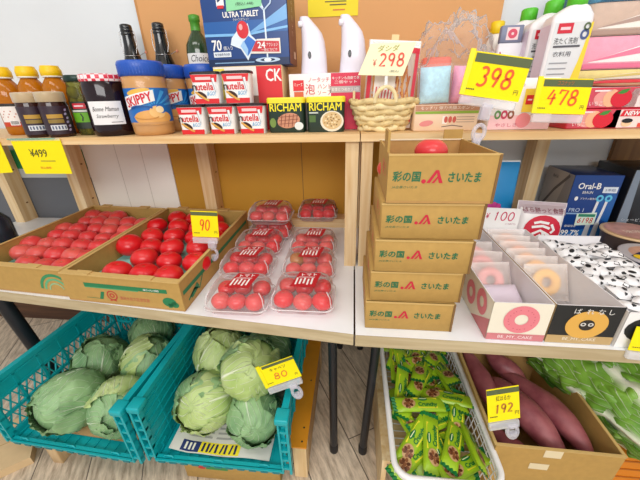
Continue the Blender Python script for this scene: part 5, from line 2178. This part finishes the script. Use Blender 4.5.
def snack_bar(label, loc, rot):
    global BAR
    if BAR is not None:
        return dup(BAR, label, loc, rot)
    t = thing('snack_bar', label, 'snack bar', loc, rot, 'green wrapped snack bars')
    b = MB()
    L_, W_ = .162, .048
    P = pillow(b, L_, W_, .020, LIME, LIME, 14, 4, 0.0)
    b.poly(P, [(-.012, -.017), (.050, -.017), (.056, .017), (-.022, .017)], LEMON, 1)
    b.text(P, 'Crunchy', .020, -.008, .016, DKG, 2, .060, .1, 0, .0006)
    b.disc(P, .008, .011, .016, .0060, DKG, 2)
    b.rect(P, -.004, .010, .020, .0125, M('#e9f0c0'), 3)
    b.disc(P, -.040, -.002, .022, .016, M('#c9a070', .4), 2, rot=.2)
    for k in range(9):
        a = k * 2.4
        b.disc(P, -.042 + .014 * math.cos(a) * math.sqrt(k / 9), -.002 + .011 * math.sin(a), .0062, .0045, M('#5f3018' if k % 2 else '#8a5430', .4), 3, rot=a, n=8, rings=1)
    b.build('wrapper_body', t)
    for s_ in (-1, 1):
        e = MB()
        n = 9
        x0, x1 = s_ * L_ / 2 * .955, s_ * (L_ / 2 + .010)
        vs, fs = [], []
        for i in range(n + 1):
            v = -W_ / 2 + W_ * i / n
            vs += [(x0, -.0012 * (1 if i % 2 else -1) - .0018, v), (x1, -.0018 + .0012 * (1 if i % 2 else -1), v)]
        fs = [(2 * i, 2 * i + 1, 2 * i + 3, 2 * i + 2) for i in range(n)]
        e.add(vs, fs, DKG)
        e.build('crimped_end', t)
    BAR = t
    return t


def flat(tilt, roll, yaw):
    """rotation of a thing built upright so that its front faces up, then leans"""
    q = Euler((0, 0, R(yaw))).to_matrix() @ Euler((R(tilt), R(roll), 0)).to_matrix() @ Euler((R(-90), 0, 0)).to_matrix()
    return tuple(q.to_euler())


hand = [
    (.232, .705, .349, 6, 4, 8, 'lying crosswise on top in the middle of the basket'),
    (.322, .742, .343, -4, -6, -14, 'lying crosswise on top, its right end at the basket wall'),
    (.243, .590, .336, 16, -6, 80, 'leaning at the front centre of the basket, text upright'),
    (.305, .595, .333, 18, 10, 66, 'leaning at the front, right of the centre bar'),
    (.196, .598, .330, 10, -10, 52, 'at the front left, tilted against the basket wall'),
    (.362, .600, .325, 50, 14, 88, 'standing on edge at the front right wire wall'),
    (.190, .560, .318, 6, 0, 40, 'low at the front left corner'),
    (.330, .548, .316, -8, 5, 30, 'low at the front right corner'),
    (.180, .760, .332, 30, -20, 78, 'on edge at the left wall, behind the crosswise bar'),
    (.255, .815, .338, 20, 5, 60, 'behind the crosswise bars, near the middle'),
    (.345, .860, .334, -12, 20, 100, 'near the right wall, behind the crosswise bars'),
    (.205, .865, .332, 14, -12, 98, 'left of the middle, halfway back'),
    (.290, .905, .334, 10, 8, 20, 'lying crosswise halfway back'),
    (.190, .945, .330, 22, -8, 70, 'at the back left of the basket'),
    (.262, .955, .328, -10, 6, 84, 'at the back middle of the basket'),
    (.335, .950, .326, 16, 16, 62, 'at the back right of the basket'),
    (.262, .660, .322, 0, 12, 30, 'half buried just before the crosswise bar'),
    (.345, .690, .320, 8, -14, 74, 'half buried at the right wall'),
    (.185, .675, .318, -6, 10, 110, 'half buried at the left wall'),
    (.275, .760, .318, 10, 0, 120, 'half buried under the crosswise bars'),
    (.215, .800, .312, 0, -6, 30, 'half buried at the left, halfway back'),
    (.330, .805, .314, -10, 0, 45, 'half buried at the right, halfway back'),
    (.240, .890, .310, 0, 10, 130, 'half buried near the back'),
    (.310, .985, .312, 20, 0, 10, 'lying crosswise at the very back right'),
    (.215, .985, .312, 14, 0, -8, 'lying crosswise at the very back left'),
    (.270, .535, .306, 20, 0, 4, 'low across the front wall'),
    (.250, .610, .304, 0, 0, 20, 'underneath the front centre bar'),
    (.300, .870, .306, 0, 0, 80, 'underneath, beside the middle'),
    (.180, .900, .322, 24, -10, 88, 'on edge at the back left wire wall'),
    (.235, .925, .330, 12, 8, 75, 'at the back, left of the middle one'),
    (.300, .930, .322, 8, -8, 110, 'at the back, right of the middle one'),
    (.265, .870, .342, -8, 10, 72, 'on top behind the crosswise pair'),
    (.205, .740, .322, 0, 10, 64, 'peeking out just behind the crosswise bar at left'),
    (.355, .770, .330, 25, 10, 96, 'upright against the right wire wall at the middle'),
    (.265, .565, .326, 10, 0, 100, 'low in the front between two upright bars'),
]
for x, y, z, a, r_, yw, tx in hand:
    snack_bar('green snack bar ' + tx, (x, y, z), flat(a, r_, yw))

# ------------------------------------------------------------------ sweet potatoes
t = thing('potato_box', 'open cardboard box of sweet potatoes with tape on front', 'cardboard box', (.570, .775, .110), (0, 0, R(-1)))
W, D, h, th = .160, .205, .270, .005
b = MB()
b.box((-W, -D, .0005), (W, D, .006), CARD_IN)
b.build('bottom', t)
for s_ in (-1, 1):
    b = MB()
    b.box((s_ * W - (th if s_ > 0 else 0), -D, .006), (s_ * W + (th if s_ < 0 else 0), D, h), CARD)
    b.box((s_ * W - .004, -D, h - .0004), (s_ * W + .004, D, h + .0012), CARD_EDGE)
    b.build('side_wall', t)
b = MB()
b.box((-W + th, -D, .006), (W - th, -D + th, h), CARD)
b.box((-W, -D - .001, h - .0004), (W, -D + .007, h + .0014), CARD_EDGE)
b.rect(front(-D), -.035, h - .030, .010, h + .001, M('#e6d6b0', .3), 1.5)
b.rect(front(-D), -.060, h - .085, -.010, h - .060, M('#e6d6b0', .3), 1.5)
b.build('front_wall', t)
b = MB()
b.box((-W + th, D - th, .006), (W - th, D, h), CARD_IN)
b.build('back_wall', t)
b = MB()
b.rbox((-.16, -.19, .0005), (.15, .20, .108), CARD, .003, 1)
solo(b, 'cardboard_carton', 'lower cardboard carton carrying the sweet potato box', 'carton', (.575, .780, 0))


def spud_mat():
    m, nt, bb = base_mat('sweet_potato_skin')
    N, L = nt.nodes, nt.links
    tc = N.new('ShaderNodeTexCoord')
    nz = N.new('ShaderNodeTexNoise')
    nz.inputs['Scale'].default_value = 22
    nz.inputs['Detail'].default_value = 6
    L.new(tc.outputs['Object'], nz.inputs['Vector'])
    cr = N.new('ShaderNodeValToRGB')
    cr.color_ramp.elements[0].position = .30
    cr.color_ramp.elements[0].color = lin('#86404a')
    cr.color_ramp.elements[1].position = .75
    cr.color_ramp.elements[1].color = lin('#b0686a')
    e = cr.color_ramp.elements.new(.27)
    e.color = lin('#66303a')
    L.new(nz.outputs[0], cr.inputs[0])
    L.new(cr.outputs[0], bb.inputs['Base Color'])
    bp = N.new('ShaderNodeBump')
    bp.inputs['Strength'].default_value = .5
    bp.inputs['Distance'].default_value = .002
    L.new(nz.outputs[0], bp.inputs['Height'])
    L.new(bp.outputs[0], bb.inputs['Normal'])
    bb.inputs['Roughness'].default_value = .45
    return m


SPUD = spud_mat()


def spud(label, pts, r):
    b = MB()
    # smooth centre line through three points, tapering ends
    A, B_, C_ = (Vector(p) for p in pts)
    n, seg = 22, 18
    path, rad = [], []
    for i in range(n + 1):
        u = i / n
        p = A * (1 - u) * (1 - 2 * u) + B_ * 4 * u * (1 - u) + C_ * u * (2 * u - 1)
        p = p + Vector((noise.noise(Vector((u * 4, r * 50, 1))), noise.noise(Vector((u * 4, r * 70, 5))), noise.noise(Vector((u * 4, r * 90, 9))))) * .006
        path.append(p)
        rad.append(r * max(math.sin(PI * (.02 + .96 * u)), .02) ** .62 * (1 + .07 * noise.noise(Vector((u * 5, r * 99, 3)))))
    o = B_.copy()
    b.tube([p - o for p in path], r, SPUD, seg, False, rad)
    return solo(b, 'sweet_potato', label, 'sweet potato', tuple(o), (0, 0, 0), 'sweet potatoes in the cardboard box')


spud('large sweet potato, right one of the box, its tip at the front right', [(.560, .890, .310), (.645, .745, .330), (.688, .600, .305)], .040)
spud('large sweet potato in the middle of the box, blunt end in front', [(.505, .850, .325), (.565, .710, .335), (.610, .590, .300)], .043)
spud('short sweet potato at the front left, below the 192 yen sign', [(.450, .700, .270), (.495, .640, .268), (.560, .592, .262)], .034)
spud('dark sweet potato at the back left of the box', [(.445, .950, .350), (.465, .840, .335), (.485, .740, .310)], .036)
spud('dark sweet potato at the back centre of the box', [(.525, .965, .345), (.580, .905, .325), (.640, .850, .290)], .036)
spud('sweet potato lying deep at the bottom right of the box', [(.590, .900, .200), (.660, .780, .195), (.690, .640, .190)], .034)
price_sign('yellow 192 yen sweet potato price sign on its box', '192', (.408, .600, .508), rx(-16, -6, 10), .086, .096, .15, ('紅はるか',), M('#b5752a', .6), False, .050, True, .02)

# ------------------------------------------------------------------ napa cabbage
NAPA = veined('napa_leaf', '#447c22', '#86b83e', '#f2f5dc', 6, .34, .16, 1.25, .45, .9, .03)
NAPA2 = veined('napa_leaf_pale', '#74a840', '#b4d468', '#f6f8e6', 6, .38, .16, 1.25, .45, .9, .03)


def napa(label, loc, rot, sc):
    t = thing('napa_cabbage', label, 'napa cabbage', loc, rot)
    t.scale = sc
    Lh = .46
    spec = [(-.35, 1.0, 1.0), (.75, .97, .98), (-1.35, .95, .99), (1.9, 1.0, .97), (-2.4, 1.0, .98), (2.9, 1.0, .97), (.15, .80, .84), (-.9, .74, .82), (1.2, .78, .82)]
    for k, (ph, top, g) in enumerate(spec):
        b = MB()

        def fn(u, v):
            s = 2 * u - 1
            yy = Lh * top * v
            r0 = .062 + .050 * math.sin(PI * min(v * .70 + .06, 1)) + (.030 * v * v)
            hw = (.45 + .95 * v ** .7) * (1 - .45 * max(0, v - .75) / .25)
            az = ph + s * hw
            fr = .007 * abs(s) ** 2 * math.sin(v * 34 + k + s * 3) + .016 * abs(s) ** 3 * noise.noise(Vector((v * 16, s * 4, k)))
            crink = .010 * noise.noise(Vector((s * 7, v * 14, k * 2))) * min(1, v * 2)
            r = r0 * g + fr + crink + .012 * noise.noise(Vector((s * 2, v * 4, k * 2))) + .010 * max(0, 1 - abs(s) * 6) * (1 - v) + .010 * max(0, v - .8) / .2 * math.sin(s * 11 + k)
            return (r * math.sin(az), yy + .014 * math.sin(s * 12 + k) * v - .05 * s * s * v, r * math.cos(az))
        b.surf(fn, 40, 44, NAPA if k < 6 else NAPA2, True, True)
        b.build('outer_leaf' if k < 6 else 'inner_leaf', t)
    b = MB()
    b.lathe([(.035, -.012), (.062, 0), (.058, .05)], M('#eef0e2', .5), seg=20)
    o = b.build('stem_end', t)
    o.rotation_euler = (R(-90), 0, 0)


napa('large napa cabbage lying beside the sweet potato box, white base in front', (.925, .540, .366), rx(2, -10, 14), (1.10, 1.04, 1.0))
napa('napa cabbage behind and right of the nearest one', (1.28, .66, .34), rx(2, 0, 12), (1.0, 1.0, .95))
t = thing('orange_crate', 'orange plastic crate under the napa cabbages', 'crate', (.960, .780, 0))
b = MB()
OR = M('#e88a1c', .45)
b.rbox((-.150, -.10, .0005), (.30, .24, .225), OR, .006)
for k in range(5):
    b.box((-.152, -.102, .03 + k * .04), (.302, -.099, .036 + k * .04), M('#b8660c', .5))
b.build('crate_body', t)
